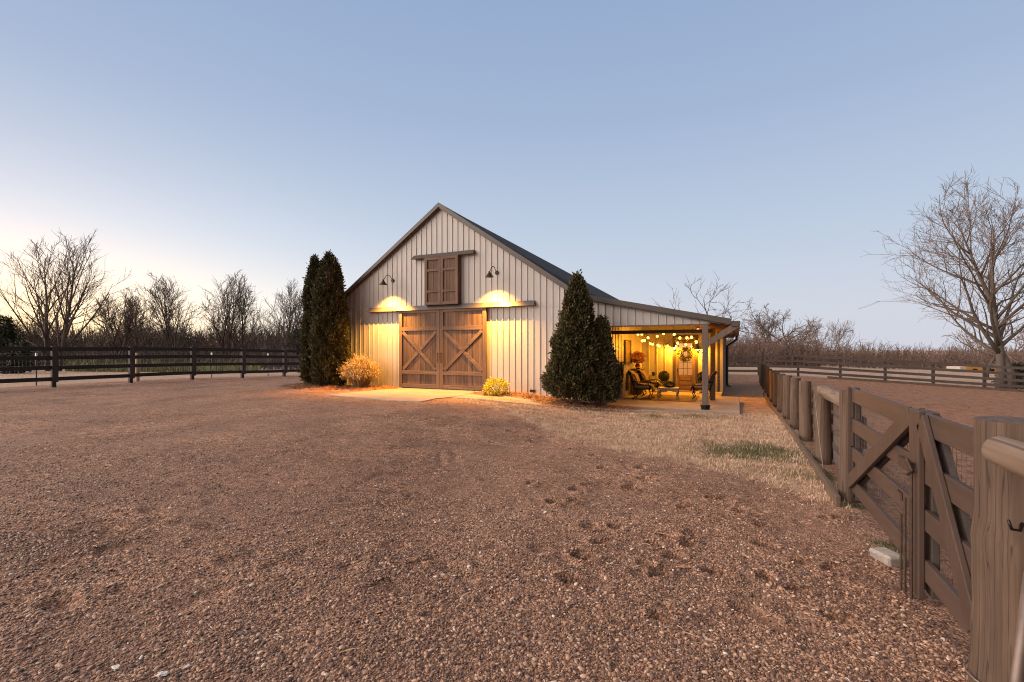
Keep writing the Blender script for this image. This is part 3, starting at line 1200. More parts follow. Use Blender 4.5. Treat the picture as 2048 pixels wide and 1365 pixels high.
# foundation vent and small outlet boxes
p = on_y(1066, 783, Y0)
MB().box(p.x - .09, p.x + .09, Y0 - .04, Y0 - .02, p.z - .03, p.z + .05).build("wall_vent", M["iron"], barn)
p = on_y(1307, 748, YP)
MB().box(p.x - .05, p.x + .05, YP - .07, YP - .021, p.z - .07, p.z + .07).build("outlet_box", M["iron"], barn)

# ---- sliding doors: planks, frame, X brace
DY = Y0 - .075


def sliding_door(x0, x1, z0, z1, rows, first):
    d = MB()
    w = x1 - x0
    n = int(round(w / .1))
    for k in range(n):                         # tongue-and-groove planks with a small gap
        a, b = x0 + w * k / n, x0 + w * (k + 1) / n
        d.box(a + .003, b - .003, DY - .02, DY, z0 + .02, z1 - .02)
    d.box(x0 + .01, x1 - .01, DY, DY + .015, z0 + .02, z1 - .02)
    door = d.build("sliding_door", M["door_wood"], barn)
    s = .13
    for a, b in ((x0, x0 + s), (x1 - s, x1)):
        MB().box(a, b, DY - .055, DY - .02, z0, z1).build("door_stile", M["door_frame_v"], door, bevel=.004)
    for r0, r1 in [(z1 - .13, z1), (z0, z0 + .12)] + rows:
        MB().box(x0 + s, x1 - s, DY - .052, DY - .02, r0, r1).build("door_rail", M["door_frame_h"], door, bevel=.004)
    lo, hi = rows[0][1], rows[1][0]
    a, b = (x0 + s + .03, lo + .04), (x1 - s - .03, hi - .04)
    c, e = (x0 + s + .03, hi - .04), (x1 - s - .03, lo + .04)
    f1, f2 = (((a, b), (c, e)) if first else ((c, e), (a, b)))
    for g_, o_ in ((f1, .044), (f2, .032)):
        MB().bar((g_[0][0], DY - o_, g_[0][1]), (g_[1][0], DY - o_, g_[1][1]), .11, .023, (0, 0, 1)).build("cross_brace", M["door_frame_h"], door, bevel=.003)
    return door


dz = lambda y, px: on_y(px, y, DY)[2]
L0, L1, L2 = on_y(800, 700, DY).x, on_y(881.3, 700, DY).x, on_y(973.5, 700, DY).x
rows = [(.50, .62), (1.98, 2.11)]
sd1 = sliding_door(L0, L1 - .006, .045, 2.72, rows, False)
sd2 = sliding_door(L1 + .006, L2, .045, 2.72, rows, True)
for d_, x in ((sd1, L1 - .07), (sd2, L1 + .07)):
    mb = MB()
    mb.tube([(x, DY - .056, 1.22), (x, DY - .1, 1.22), (x, DY - .1, .92), (x, DY - .056, .92)], .012, 6)
    mb.build("door_pull", M["iron"], d_)


def hood(name, x0, x1, z0, z1, proj):
    y = Y0 - .022
    vs = []
    for x, s in ((x0, 1), (x1, -1)):
        vs += [(x + s * .05, y, z1), (x + s * .05, y - .05, z1), (x, y - proj, z0), (x, y - proj + .03, z0 - .01), (x + s * .02, y, z0 + .02)]
    fs = [(0, 1, 2, 3, 4), (9, 8, 7, 6, 5)] + [(i, i + 5, (i + 1) % 5 + 5, (i + 1) % 5) for i in range(5)]
    MB().add(vs, fs).build(name, M["trim"], barn, bevel=.004)


hood("door_track_cover", on_y(735, 620, Y0 - .12).x, on_y(1070, 606, Y0 - .12).x, 2.68, 2.84, .15)
hood("loft_track_cover", on_y(824, 510, Y0 - .12).x, on_y(949, 500, Y0 - .12).x, 4.42, 4.565, .19)
# loft door: a deep boxed pair of shutters
LY = Y0 - .2
l0, l1 = on_y(850, 560, LY).x, on_y(914.5, 560, LY).x
lz0, lz1 = on_y(885, 608, LY).z, 4.42
d = MB()
n = 12
for k in range(n):
    a, b = l0 + (l1 - l0) * k / n, l0 + (l1 - l0) * (k + 1) / n
    d.box(a + .003, b - .003, LY + .03, Y0 - .02, lz0 + .01, lz1)
loft = d.build("loft_door", M["door_wood"], barn)
mid = (l0 + l1) / 2
for a, b in ((l0 - .02, l0 + .08), (mid - .085, mid - .003), (mid + .003, mid + .085), (l1 - .08, l1 + .02)):
    MB().box(a, b, LY - .005, LY + .03, lz0, lz1).build("shutter_stile", M["door_frame_v"], loft, bevel=.003)
for a, b in ((l1 + .0, l1 + .022), (l0 - .022, l0)):
    MB().box(a, b, LY + .031, Y0 - .022, lz0, lz1).build("side_board", M["door_frame_v"], loft)
H = lz1 - lz0
for a, b in ((l0 + .08, mid - .085), (mid + .085, l1 - .08)):
    for z0, z1 in ((lz0, lz0 + .08), (lz0 + .25 * H, lz0 + .25 * H + .075), (lz0 + .70 * H, lz0 + .70 * H + .075), (lz1 - .09, lz1)):
        MB().box(a, b, LY - .003, LY + .03, z0, z1).build("shutter_rail", M["door_frame_h"], loft, bevel=.003)
MB().box(l0 - .02, l1 + .02, LY + .0, Y0 - .022, lz0 - .02, lz0 - .001).build("sill", M["door_frame_h"], loft, bevel=.003)

# ---- entry door with nine panes
ed = MB()
w0, w1 = DX0 + .02, DX1 - .02
gz0, gz1 = yx(1370, 750, YP)[1], DZ1 - .14
ey0, ey1 = YP - .01, YP + .035
gx0, gx1 = w0 + .09, w1 - .09
ed.box(w0, gx0, ey0, ey1, DZ0, DZ1)
ed.box(gx1, w1, ey0, ey1, DZ0, DZ1)
ed.box(gx0, gx1, ey0, ey1, gz1, DZ1)
ed.box(gx0, gx1, ey0, ey1, gz0 - .1, gz0)
ed.box(gx0, gx1, ey0 + .015, ey1, DZ0, gz0 - .1)
hh = gz0 - .1 - DZ0
for k in range(3):
    ed.box(gx0 + .03, gx1 - .03, ey0 + .001, ey0 + .016, DZ0 + .05 + hh * k / 3, DZ0 + hh * (k + 1) / 3)
edoor = ed.build("entry_door", flat_mat("brown_door_paint", (.14, .085, .045), .5, 0, .15, 5), barn, bevel=.004)
mu = MB()
for k in (1, 2):
    x = gx0 + (gx1 - gx0) * k / 3
    mu.box(x - .008, x + .008, ey0 + .004, ey1 - .004, gz0, gz1)
for k in range(1, 5):
    z = gz0 + (gz1 - gz0) * k / 5
    mu.box(gx0, gx1, ey0 + .006, ey1 - .006, z - .008, z + .008)
mu.build("glazing_bar", M["trim"], edoor)
MB().box(gx0, gx1, YP + .012, YP + .016, gz0, gz1).build("pane", M["glass"], edoor)
mb = MB()
mb.tube([(w0 + .05, ey0, .62), (w0 + .05, ey0 - .05, .62), (w0 + .05, ey0 - .05, .5), (w0 + .05, ey0, .5)], .012, 6)
mb.build("door_handle", M["iron"], edoor)
# the room behind it
rm = MB()
rx0, rx1, ry1 = DX0 - 1.2, PXR - .05, YP + 2.6
rz1 = 1.9
rm.add([(rx0, YP + .05, SLAB), (rx1, YP + .05, SLAB), (rx1, ry1, SLAB), (rx0, ry1, SLAB), (rx0, YP + .05, rz1), (rx1, YP + .05, rz1), (rx1, ry1, rz1), (rx0, ry1, rz1)],
       [(0, 1, 2, 3), (7, 6, 5, 4), (1, 5, 6, 2), (3, 2, 6, 7), (0, 3, 7, 4)])
rm.build("inner_room", flat_mat("room_plaster", (.6, .45, .32), .8, 0, .1, 2), barn)


def lamp(name, loc, power, col=WARM, size=.03, parent=None, spot=None):
    d = bpy.data.lights.new(name, "POINT")
    d.energy = power
    d.color = col
    d.shadow_soft_size = size
    o = bpy.data.objects.new(name, d)
    COL.objects.link(o)
    o.location = loc
    if parent:
        hook(o, parent)
    return o


lamp("room_lamp", ((DX0 + DX1) / 2 - .3, YP + 1.4, 1.5), 60, (1, .62, .25), .1, barn)

# ================================================================== BARN LAMPS



def barn_lamp(x, z, label):
    t = thing("barn_lamp", (x, Y0 - .02, z), label, "lamp", "gooseneck lamps on the barn front")
    mb = MB()
    mb.tube([(x, Y0 - .02, z), (x, Y0 - .05, z)], [.065, .05], 16)
    mb.build("wall_plate", M["iron"], t, smooth=False)
    pts = []
    for s in range(13):
        a = s / 12
        yy = Y0 - .05 - .46 * a
        zz = z + .02 + .17 * math.sin(PI * min(1, a * 1.05)) - (.05 * a)
        pts.append((x, yy, zz))
    pts.append((x, Y0 - .515, z - .06))
    MB().tube(pts, .011, 8).build("arm", M["iron"], t, smooth=True)
    yc, zr = Y0 - .515, z - .20
    mb = MB()
    mb.lathe([(.028, .17), (.034, .16), (.036, .125), (.06, .095), (.10, .04), (.14, .0), (.137, -.002), (.098, .034), (.058, .088), (.03, .12)], (x, yc, zr), 24, cap=False)
    mb.lathe([(.0, .172), (.028, .17)], (x, yc, zr), 24, cap=False)
    mb.build("lamp_shade", M["iron"], t, smooth=True)
    MB().ball((x, yc, zr + .058), .026, 12, (1, 1, 1.25)).build("bulb", M["bulb_barn"], t, smooth=True)
    d = bpy.data.lights.new("lamp_light", "SPOT")           # the bulb throws its light down out of the shade
    d.energy, d.color, d.shadow_soft_size = 3200, (1, .44, .06), .02
    d.spot_size, d.spot_blend = R(114), 1.0
    o = bpy.data.objects.new("lamp_light", d)
    COL.objects.link(o)
    o.location = (x, yc, zr + .022)
    hook(o, t)
    return t


p = on_y(786, 562, Y0)
barn_lamp(p.x, p.z, "black gooseneck barn lamp left of the loft door, glowing over the track")
p2 = on_y(994, 546, Y0)
barn_lamp(p2.x, p.z, "black gooseneck barn lamp right of the loft door, glowing over the track")

# ================================================================== PORCH LIGHTS
def sconce(px, py, label):
    p = on_y(px, py, YP - .14)
    t = thing("wall_sconce", (p.x, YP - .03, p.z), label, "wall lamp", "sconces beside the porch door")
    mb = MB()
    mb.box(p.x - .04, p.x + .04, YP - .06, YP - .022, p.z - .06, p.z + .1)
    mb.tube([(p.x, YP - .05, p.z + .06), (p.x, YP - .1, p.z + .11), (p.x, YP - .14, p.z + .09)], .01, 6)
    mb.build("wall_plate", M["iron"], t)
    MB().lathe([(.02, .1), (.035, .085), (.05, .05), (.085, .02), (.083, .016), (.045, .045), (.02, .06)], (p.x, YP - .14, p.z), 16, cap=False).build("lamp_shade", M["iron"], t, smooth=True)
    MB().ball((p.x, YP - .14, p.z - .005), .034, 10, (1, 1, 1.3)).build("bulb", M["bulb_big"], t, smooth=True)
    lamp("sconce_light", (p.x, YP - .19, p.z + .005), 290, (1, .38, .016), .03, t)


sconce(1349, 697, "lit black sconce on the wall left of the porch door")
sconce(1396, 700, "lit black sconce on the wall right of the porch door")

z3 = lambda a, b: (1200 + a / 4.873, 560 + b / 4.873)
strings = [
    ("string of warm bulbs sagging along the left and back of the porch", [(408, 530, 15.2, 1), (370, 531, 15.6, 1), (468, 565, 15.6, 1), (412, 596, 16.0, 1), (434, 590, 16.2, 1), (490, 622, 16.6, 1), (512, 629, 16.8, 1), (563, 637, 17.2, 1), (580, 646, 17.5, 1), (660, 645, 17.8, 1)], (330, 500, 15.0)),
    ("string of warm bulbs crossing the porch ceiling to the front post", [(558, 551, 16.4, 1), (620, 520, 15.6, 1), (723, 532, 15.2, 1), (778, 567, 15.4, 1), (848, 563, 15.2, 0), (955, 487, 14.4, 0)], (500, 505, 16.8)),
    ("string of warm bulbs looped in front of the porch door", [(742, 648, 17.2, 1), (758, 616, 16.6, 1), (838, 632, 16.4, 1), (892, 560, 15.4, 1), (940, 606, 15.2, 1)], (700, 610, 17.8)),
]
for label, bl, st in strings:
    first = on_y(*z3(st[0], st[1]), st[2])
    t = thing("string_light", first, label, "string lights", "string lights under the porch roof")
    cord = MB()
    prev = first + Vector((0, 0, .03))
    for (a, b, Y, lit) in bl:
        p = on_y(*z3(a, b), Y)
        q = p + Vector((0, 0, .085))
        m_ = (prev + q) / 2 - Vector((0, 0, .03))
        cord.tube([prev, m_, q], .006, 5)
        cord.tube([q, q - Vector((0, 0, .05))], .014, 6)
        MB().ball(p, .039, 10, (1, 1, 1.15)).build("bulb", M["bulb"] if lit else M["bulb_off"], t, smooth=True)
        prev = q
    cord.tube([prev, prev + Vector((.2, .1, .25))], .006, 5)
    cord.build("cord", M["iron"], t)
    for (a, b, Y, lit) in bl[1::3]:
        lamp("string_glow", on_y(*z3(a, b), Y) - Vector((0, .0, .09)), 24, (1, .37, .014), .05, t)

# ================================================================== PORCH FURNITURE
cush_tan = flat_mat("tan_cushion", (.19, .125, .07), .95, 0, .2, 14, bump=.2)


def plaid_mat(name, a, b, c):
    m, n, l, bb = new_mat(name)
    t = n.new("ShaderNodeTexCoord")
    s = n.new("ShaderNodeSeparateXYZ")
    l.new(t.outputs["Object"], s.inputs[0])
    def stripe(o, f):
        mm = n.new("ShaderNodeMath")
        mm.operation = "MULTIPLY"
        mm.inputs[1].default_value = f
        l.new(o, mm.inputs[0])
        sn = n.new("ShaderNodeMath")
        sn.operation = "SINE"
        l.new(mm.outputs[0], sn.inputs[0])
        return ramp_node(n, l, sn.outputs[0], [(.0, (0, 0, 0)), (.35, (1, 1, 1))], "CONSTANT")
    zsum = n.new("ShaderNodeMath")
    l.new(s.outputs[0], zsum.inputs[0])
    l.new(s.outputs[2], zsum.inputs[1])
    col = mixc(n, l, stripe(s.outputs[1], 52), a, b)
    col = mixc(n, l, mixc(n, l, .5, (0, 0, 0), stripe(zsum.outputs[0], 60)), col, c)
    l.new(col, bb.inputs["Base Color"])
    bb.inputs["Roughness"].default_value = .95
    return m


plaid_dark = plaid_mat("brown_plaid", (.035, .025, .02), (.16, .09, .05), (.3, .22, .14))
plaid_red = plaid_mat("red_plaid", (.17, .018, .014), (.02, .015, .014), (.33, .26, .22))


def rounded(mb, x0, x1, y0, y1, z0, z1, r=.03):
    """a soft box: three stacked rings"""
    ring = lambda i, z: [(x0 + i, y0 + r, z), (x0 + r, y0 + i, z), (x1 - r, y0 + i, z), (x1 - i, y0 + r, z), (x1 - i, y1 - r, z), (x1 - r, y1 - i, z), (x0 + r, y1 - i, z), (x0 + i, y1 - r, z)]
    vs = ring(r, z0) + ring(0, z0 + r) + ring(0, z1 - r) + ring(r, z1)
    fs = [tuple(range(7, -1, -1)), tuple(range(24, 32))]
    for k in range(3):
        for j in range(8):
            fs.append((k * 8 + j, k * 8 + (j + 1) % 8, (k + 1) * 8 + (j + 1) % 8, (k + 1) * 8 + j))
    return mb.add(vs, fs)


def armchair(loc, label, sgn, blanket, rz=0.0):
    """iron chair facing sgn * x"""
    x, y, z = loc
    t = thing("patio_chair", loc, label, "chair", "iron chairs on the porch")
    X = lambda a: x + sgn * a
    sx = sorted((X(-.26), X(.26)))
    for px_ in (-.22, .24):
        for s in (-1, 1):
            MB().tube([(X(px_), y + s * .24, z + .33), (X(px_ + .03 * (1 if px_ > 0 else -1)), y + s * .25, z + .18),
                       (X(px_ - .02 * (1 if px_ > 0 else -1)), y + s * .25, z + .07), (X(px_ + .07 * (1 if px_ > 0 else -1)), y + s * .26, z)], .016, 6).build("leg", M["iron"], t, smooth=True)
    fr = MB()
    fr.box(sx[0], sx[1], y - .27, y + .27, z + .31, z + .335)
    for s in (-1, 1):
        fr.tube([(X(.24), y + s * .29, z + .33), (X(.27), y + s * .3, z + .46), (X(.2), y + s * .3, z + .53), (X(-.1), y + s * .3, z + .55), (X(-.3), y + s * .28, z + .56)], .017, 6)
        fr.tube([(X(-.22), y + s * .27, z + .33), (X(-.34), y + s * .26, z + .7), (X(-.39), y + s * .2, z + .83)], .016, 6)
    fr.tube([(X(-.39), y - .2, z + .83), (X(-.4), y, z + .87), (X(-.39), y + .2, z + .83)], .016, 6)
    for k in range(5):
        yy = y - .18 + .09 * k
        fr.tube([(X(-.24), yy, z + .33), (X(-.385), yy, z + .84)], .008, 5)
    fr.build("frame", M["iron"], t, smooth=True)
    c_ = MB()
    rounded(c_, sx[0] + .01, sx[1] + .0, y - .25, y + .25, z + .335, z + .45, .04)
    c_.build("seat_cushion", cush_tan, t, smooth=True)
    b_ = MB()
    a0, a1 = Vector((X(-.18), y, z + .42)), Vector((X(-.33), y, z + .82))
    ax = (a1 - a0).normalized()
    nn = Vector((ax.z * sgn, 0, -ax.x * sgn))
    prof = [(0, .02), (.05, .09), (.2, .11), (.35, .1), (.42, .03), (.42, -.01), (0, -.01)]
    poly = [a0 + ax * s + nn * h for s, h in prof]
    k = len(poly)
    vs = [(p.x, y - .23, p.z) for p in poly] + [(p.x, y + .23, p.z) for p in poly]
    b_.add(vs, [tuple(range(k)), tuple(range(2 * k - 1, k - 1, -1))] + [(i, i + k, (i + 1) % k + k, (i + 1) % k) for i in range(k)])
    b_.build("back_cushion", cush_tan, t, bevel=.015)
    if blanket:
        bm = MB()
        rr = random.Random(int(x * 100) + int(y * 100))
        path = [(-.47, .25), (-.49, .5), (-.46, .78), (-.40, .89), (-.31, .84), (-.2, .62), (-.1, .49), (.08, .465), (.24, .46), (.32, .40), (.33, .25)]
        ys = np.linspace(-.29, .16, 8)
        ring = []
        for (a, b) in path:
            for yy in ys:
                ring.append((X(a + rr.uniform(-.012, .012)), y + yy + .05 * math.sin(a * 7) , z + b + rr.uniform(-.012, .015)))
        nn_ = len(ys)
        fs = [(i * nn_ + j, i * nn_ + j + 1, (i + 1) * nn_ + j + 1, (i + 1) * nn_ + j) for i in range(len(path) - 1) for j in range(nn_ - 1)]
        bm.add(ring, fs)
        bo = bm.build("throw", blanket, None, smooth=True)
        so = bo.modifiers.new("thickness", "SOLIDIFY")
        so.thickness = .012
        bo.location = (0, 0, 0)
        tag(bo, "brown plaid blanket thrown over the front left porch chair" if blanket is plaid_dark and y < 16 else
            ("brown plaid blanket thrown over the rear left porch chair" if blanket is plaid_dark else "red plaid blanket over the back of the right porch chair"),
            "blanket", "blankets on the porch chairs")
    return t


armchair((-2.72, 15.55, SLAB), "iron porch chair at left front with tan cushions under a brown blanket", 1, plaid_dark)
armchair((-2.62, 16.55, SLAB), "iron porch chair at left rear, behind the front blanket-covered one", 1, plaid_dark)
armchair((-1.0, 16.25, SLAB), "iron porch chair at right, behind the post, with red plaid blanket", -1, plaid_red)

# rug and mat
mb = MB()
mb.box(-2.75, -1.15, 15.15, 17.2, SLAB + .002, SLAB + .012)
tag(mb.build("rug", flat_mat("brown_woven_rug", (.10, .055, .03), .95, 0, .35, 30)), "flat brown rug under the porch coffee table", "rug")
mb = MB()
mb.box(DX0 - .05, DX1 + .05, YP - .65, YP - .15, SLAB + .002, SLAB + .018)
tag(mb.build("doormat", flat_mat("coir", (.09, .045, .025), .95, 0, .3, 40)), "small dark doormat at the porch door", "doormat")

# coffee table
p = on_ground(1346, 792)
tx, ty = -1.98, 15.9
t = thing("coffee_table", (tx, ty, SLAB + .012), "low pale coffee table with curved legs on the porch rug", "table")
mb = MB()
mb.box(tx - .3, tx + .3, ty - .22, ty + .22, SLAB + .33, SLAB + .36)
mb.build("table_top", flat_mat("worn_pale_paint", (.42, .34, .26), .7, 0, .2, 12), t, bevel=.008)
mb = MB()
for s in (-1, 1):
    mb.box(tx - .26, tx + .26, ty + s * .18 - .01, ty + s * .18 + .01, SLAB + .26, SLAB + .329)
    mb.box(tx + s * .26 - .01, tx + s * .26 + .01, ty - .18, ty + .18, SLAB + .26, SLAB + .329)
mb.build("apron", flat_mat("worn_apron", (.3, .24, .18), .7, 0, .2, 12), t)
for sx_ in (-1, 1):
    for sy_ in (-1, 1):
        MB().tube([(tx + sx_ * .26, ty + sy_ * .18, SLAB + .329), (tx + sx_ * .28, ty + sy_ * .2, SLAB + .22), (tx + sx_ * .255, ty + sy_ * .175, SLAB + .08), (tx + sx_ * .29, ty + sy_ * .2, SLAB + .012)],
                  [.03, .026, .016, .02], 7).build("leg", flat_mat("worn_leg_paint", (.28, .22, .17), .7, 0, .2, 12), t, smooth=True)


def leaf_cloud(k, seed, sampler, size, tilt=1.0, aspect=1.8):
    """k small bent leaf faces; sampler(rng, k) -> positions, outward normals"""
    r = np.random.default_rng(seed)
    P, Nn = sampler(r, k)
    k = len(P)
    rnd = r.normal(size=(k, 3))
    d = Nn + rnd * tilt * .5
    d /= np.linalg.norm(d, axis=1, keepdims=True) + 1e-9
    s = np.cross(d, r.normal(size=(k, 3)))
    s /= np.linalg.norm(s, axis=1, keepdims=True) + 1e-9
    ln = size * r.uniform(.55, 1.35, (k, 1))
    w = ln / aspect * .5
    tip = P + d * ln
    midp = P + d * ln * .5 + np.cross(d, s) * ln * .12
    Vv = np.stack([P, midp + s * w, tip, midp - s * w], 1).reshape(-1, 3)
    Ff = np.arange(k * 4).reshape(k, 4)
    return Vv, Ff


def sphere_sampler(c, r, sq=(1, 1, 1), inner=.6):
    def f(rng, k):
        d = rng.normal(size=(k, 3))
        d /= np.linalg.norm(d, axis=1, keepdims=True)
        q = rng.uniform(inner ** 3, 1, (k, 1)) ** (1 / 3)
        return np.array(c) + d * q * r * np.array(sq), d
    return f


# plant in a tray on the table
t = thing("potted_plant", (tx + .02, ty, SLAB + .361), "low dark green plant in a tray on the coffee table", "plant")
MB().lathe([(.09, 0), (.13, .05), (.12, .05), (.085, .01)], (tx + .02, ty, SLAB + .361), 14).build("tray", M["iron"], t)
Vv, Ff = leaf_cloud(500, 8, sphere_sampler((tx + .02, ty, SLAB + .45), .15, (1.1, .9, .55), .2), .05)
raw_mesh("foliage", Vv, Ff, M["topiary"], t)

# boxwood balls in urns
def topiary(x, y, label):
    t = thing("topiary", (x, y, SLAB), label, "potted plant", "boxwood balls beside the porch door")
    MB().lathe([(.11, 0), (.12, .03), (.05, .06), (.05, .1), (.13, .2), (.155, .36), (.175, .375), (.175, .4), (.13, .4), (.12, .36)], (x, y, SLAB), 18).build("urn", flat_mat("grey_urn", (.10, .07, .05), .8, 0, .3, 10), t, smooth=False)
    core = MB().ball((x, y, SLAB + .56), .15, 12)
    b_ = core.build("inner_foliage", M["topiary"], t, smooth=True)
    Vv, Ff = leaf_cloud(1800, int(abs(x) * 100), sphere_sampler((x, y, SLAB + .56), .185, (1, 1, 1), .8), .035)
    raw_mesh("foliage", Vv, Ff, M["topiary"], t)


topiary(yx(1328, 750, YP - .6)[0], YP - .6, "clipped boxwood ball in an urn left of the porch door")
topiary(yx(1405.5, 750, YP - .6)[0], YP - .6, "clipped boxwood ball in an urn right of the porch door, half behind the post")

# cabinet with dried flowers
cx, cy = -3.17, 17.15
t = thing("side_cabinet", (cx, cy, SLAB), "small wooden side cabinet against the porch's left wall", "cabinet")
cw = wood_mat("cabinet_wood", (.08, .045, .02), (.16, .095, .05), (.25, .16, .09))
MB().box(cx - .17, cx + .17, cy - .27, cy + .27, SLAB, SLAB + .85).build("body", cw, t, bevel=.006)
MB().box(cx - .2, cx + .2, cy - .31, cy + .31, SLAB + .852, SLAB + .885).build("top", M["dark_wood"], t, bevel=.005)
for k in (-1, 1):
    MB().box(cx + .171, cx + .186, cy + k * .13 - .115, cy + k * .13 + .115, SLAB + .06, SLAB + .8).build("cabinet_door", cw, t, bevel=.004)
vz = SLAB + .885
t = thing("flower_vase", (cx, cy, vz), "dark vase of dried pink and rust flowers on the side cabinet", "vase")
MB().lathe([(.05, 0), (.08, .05), (.085, .12), (.05, .19), (.065, .22), (.05, .22), (.03, .18)], (cx, cy, vz), 14).build("vase", M["iron"], t, smooth=True)
Vv, Ff = leaf_cloud(700, 77, sphere_sampler((cx, cy, vz + .4), .24, (.9, 1.1, .75), .3), .07, 1.0, 1.2)
raw_mesh("flowers", Vv, Ff, foliage("dried_flowers", (.16, .05, .025), (.36, .14, .08), (.55, .28, .2), 12), t)
t = thing("fruit_bowl", (cx + .05, cy - .2, vz), "little bowl of red fruit in front of the vase on the cabinet", "bowl")
MB().lathe([(.04, 0), (.09, .04), (.085, .04), (.035, .008)], (cx + .05, cy - .2, vz), 14).build("bowl", M["iron"], t)
mb = MB()
for k in range(6):
    a = k * 1.05
    mb.ball((cx + .05 + .045 * math.cos(a), cy - .2 + .045 * math.sin(a), vz + .05), .032, 8)
mb.build("fruit", flat_mat("red_fruit", (.4, .05, .02), .4, 0, .2, 9), t, smooth=True)

# wooden board on the left porch wall
sy0, sy1 = 15.95, 16.75
t = thing("wall_board", (PXL + .03, 16.35, .95), "tall framed wooden board hung on the porch's left wall", "wall art")
MB().box(PXL + .022, PXL + .05, sy0, sy1, .92, 1.6).build("board", wood_mat("old_board", (.06, .03, .015), (.13, .075, .04), (.22, .13, .07)), t)
mb = MB()
mb.box(PXL + .022, PXL + .07, sy0 - .05, sy0 - .001, .9, 1.62)
mb.box(PXL + .022, PXL + .07, sy1 + .001, sy1 + .05, .9, 1.62)
mb.box(PXL + .022, PXL + .068, sy0 - .05, sy1 + .05, 1.621, 1.66)
mb.box(PXL + .022, PXL + .068, sy0 - .05, sy1 + .05, .86, .899)
mb.build("frame", M["dark_wood"], t)
# halters on a hook
t = thing("horse_halter", (PXL + .05, 15.35, .8), "black leather halter and straps hanging on the porch's left wall", "halter")
mb = MB()
hr = random.Random(9)
for k in range(6):
    yy = 15.35 + hr.uniform(-.05, .05)
    a = hr.uniform(.07, .13)
    ln = hr.uniform(.35, .62)
    pts = []
    for s in range(13):
        an = 2 * PI * s / 12
        pts.append((PXL + .05 + .015 * k * .6, yy + a * math.sin(an), .95 - ln / 2 + ln / 2 * math.cos(an)))
    mb.tube(pts, .016, 5)
mb.build("strap", M["iron"], t, smooth=True)
MB().tube([(PXL + .02, 15.35, .93), (PXL + .12, 15.35, .93), (PXL + .14, 15.35, .98)], .012, 6).build("hook", M["iron"], t)

# wreath on the door
wc = on_y(1371, 708.5, YP - .07)
t = thing("wreath", wc, "leafy green and gold wreath hanging on the porch door glass", "wreath")
MB().tube([(wc.x + .19 * math.cos(a), wc.y + .01, wc.z + .19 * math.sin(a)) for a in np.linspace(0, 2 * PI, 25)], .03, 6).build("ring", M["dark_wood"], t)


def ring_sampler(rng, k):
    a = rng.uniform(0, 2 * PI, k)
    b = rng.uniform(0, 2 * PI, k)
    rr = .2 + .045 * np.cos(b)
    P = np.stack([wc.x + rr * np.cos(a), wc.y - .0 + .04 * np.sin(b), wc.z + rr * np.sin(a)], 1)
    Nn = np.stack([np.cos(b) * np.cos(a), np.sin(b), np.cos(b) * np.sin(a)], 1)
    return P, Nn


Vv, Ff = leaf_cloud(1100, 12, ring_sampler, .06)
raw_mesh("leaves", Vv, Ff, foliage("wreath_leaves", (.05, .05, .02), (.13, .12, .045), (.26, .2, .07), 20), t)

# ================================================================== SHRUBS BY THE BARN
def lumpy(rng, a, h, seed):
    return 1 + .10 * np.sin(a * 3 + h * 5 + seed) + .09 * np.sin(a * 5 - h * 7 + seed * 2) + .10 * np.sin(a * 8 + h * 11 + seed * 3) + .08 * np.sin(a * 14 - h * 19)


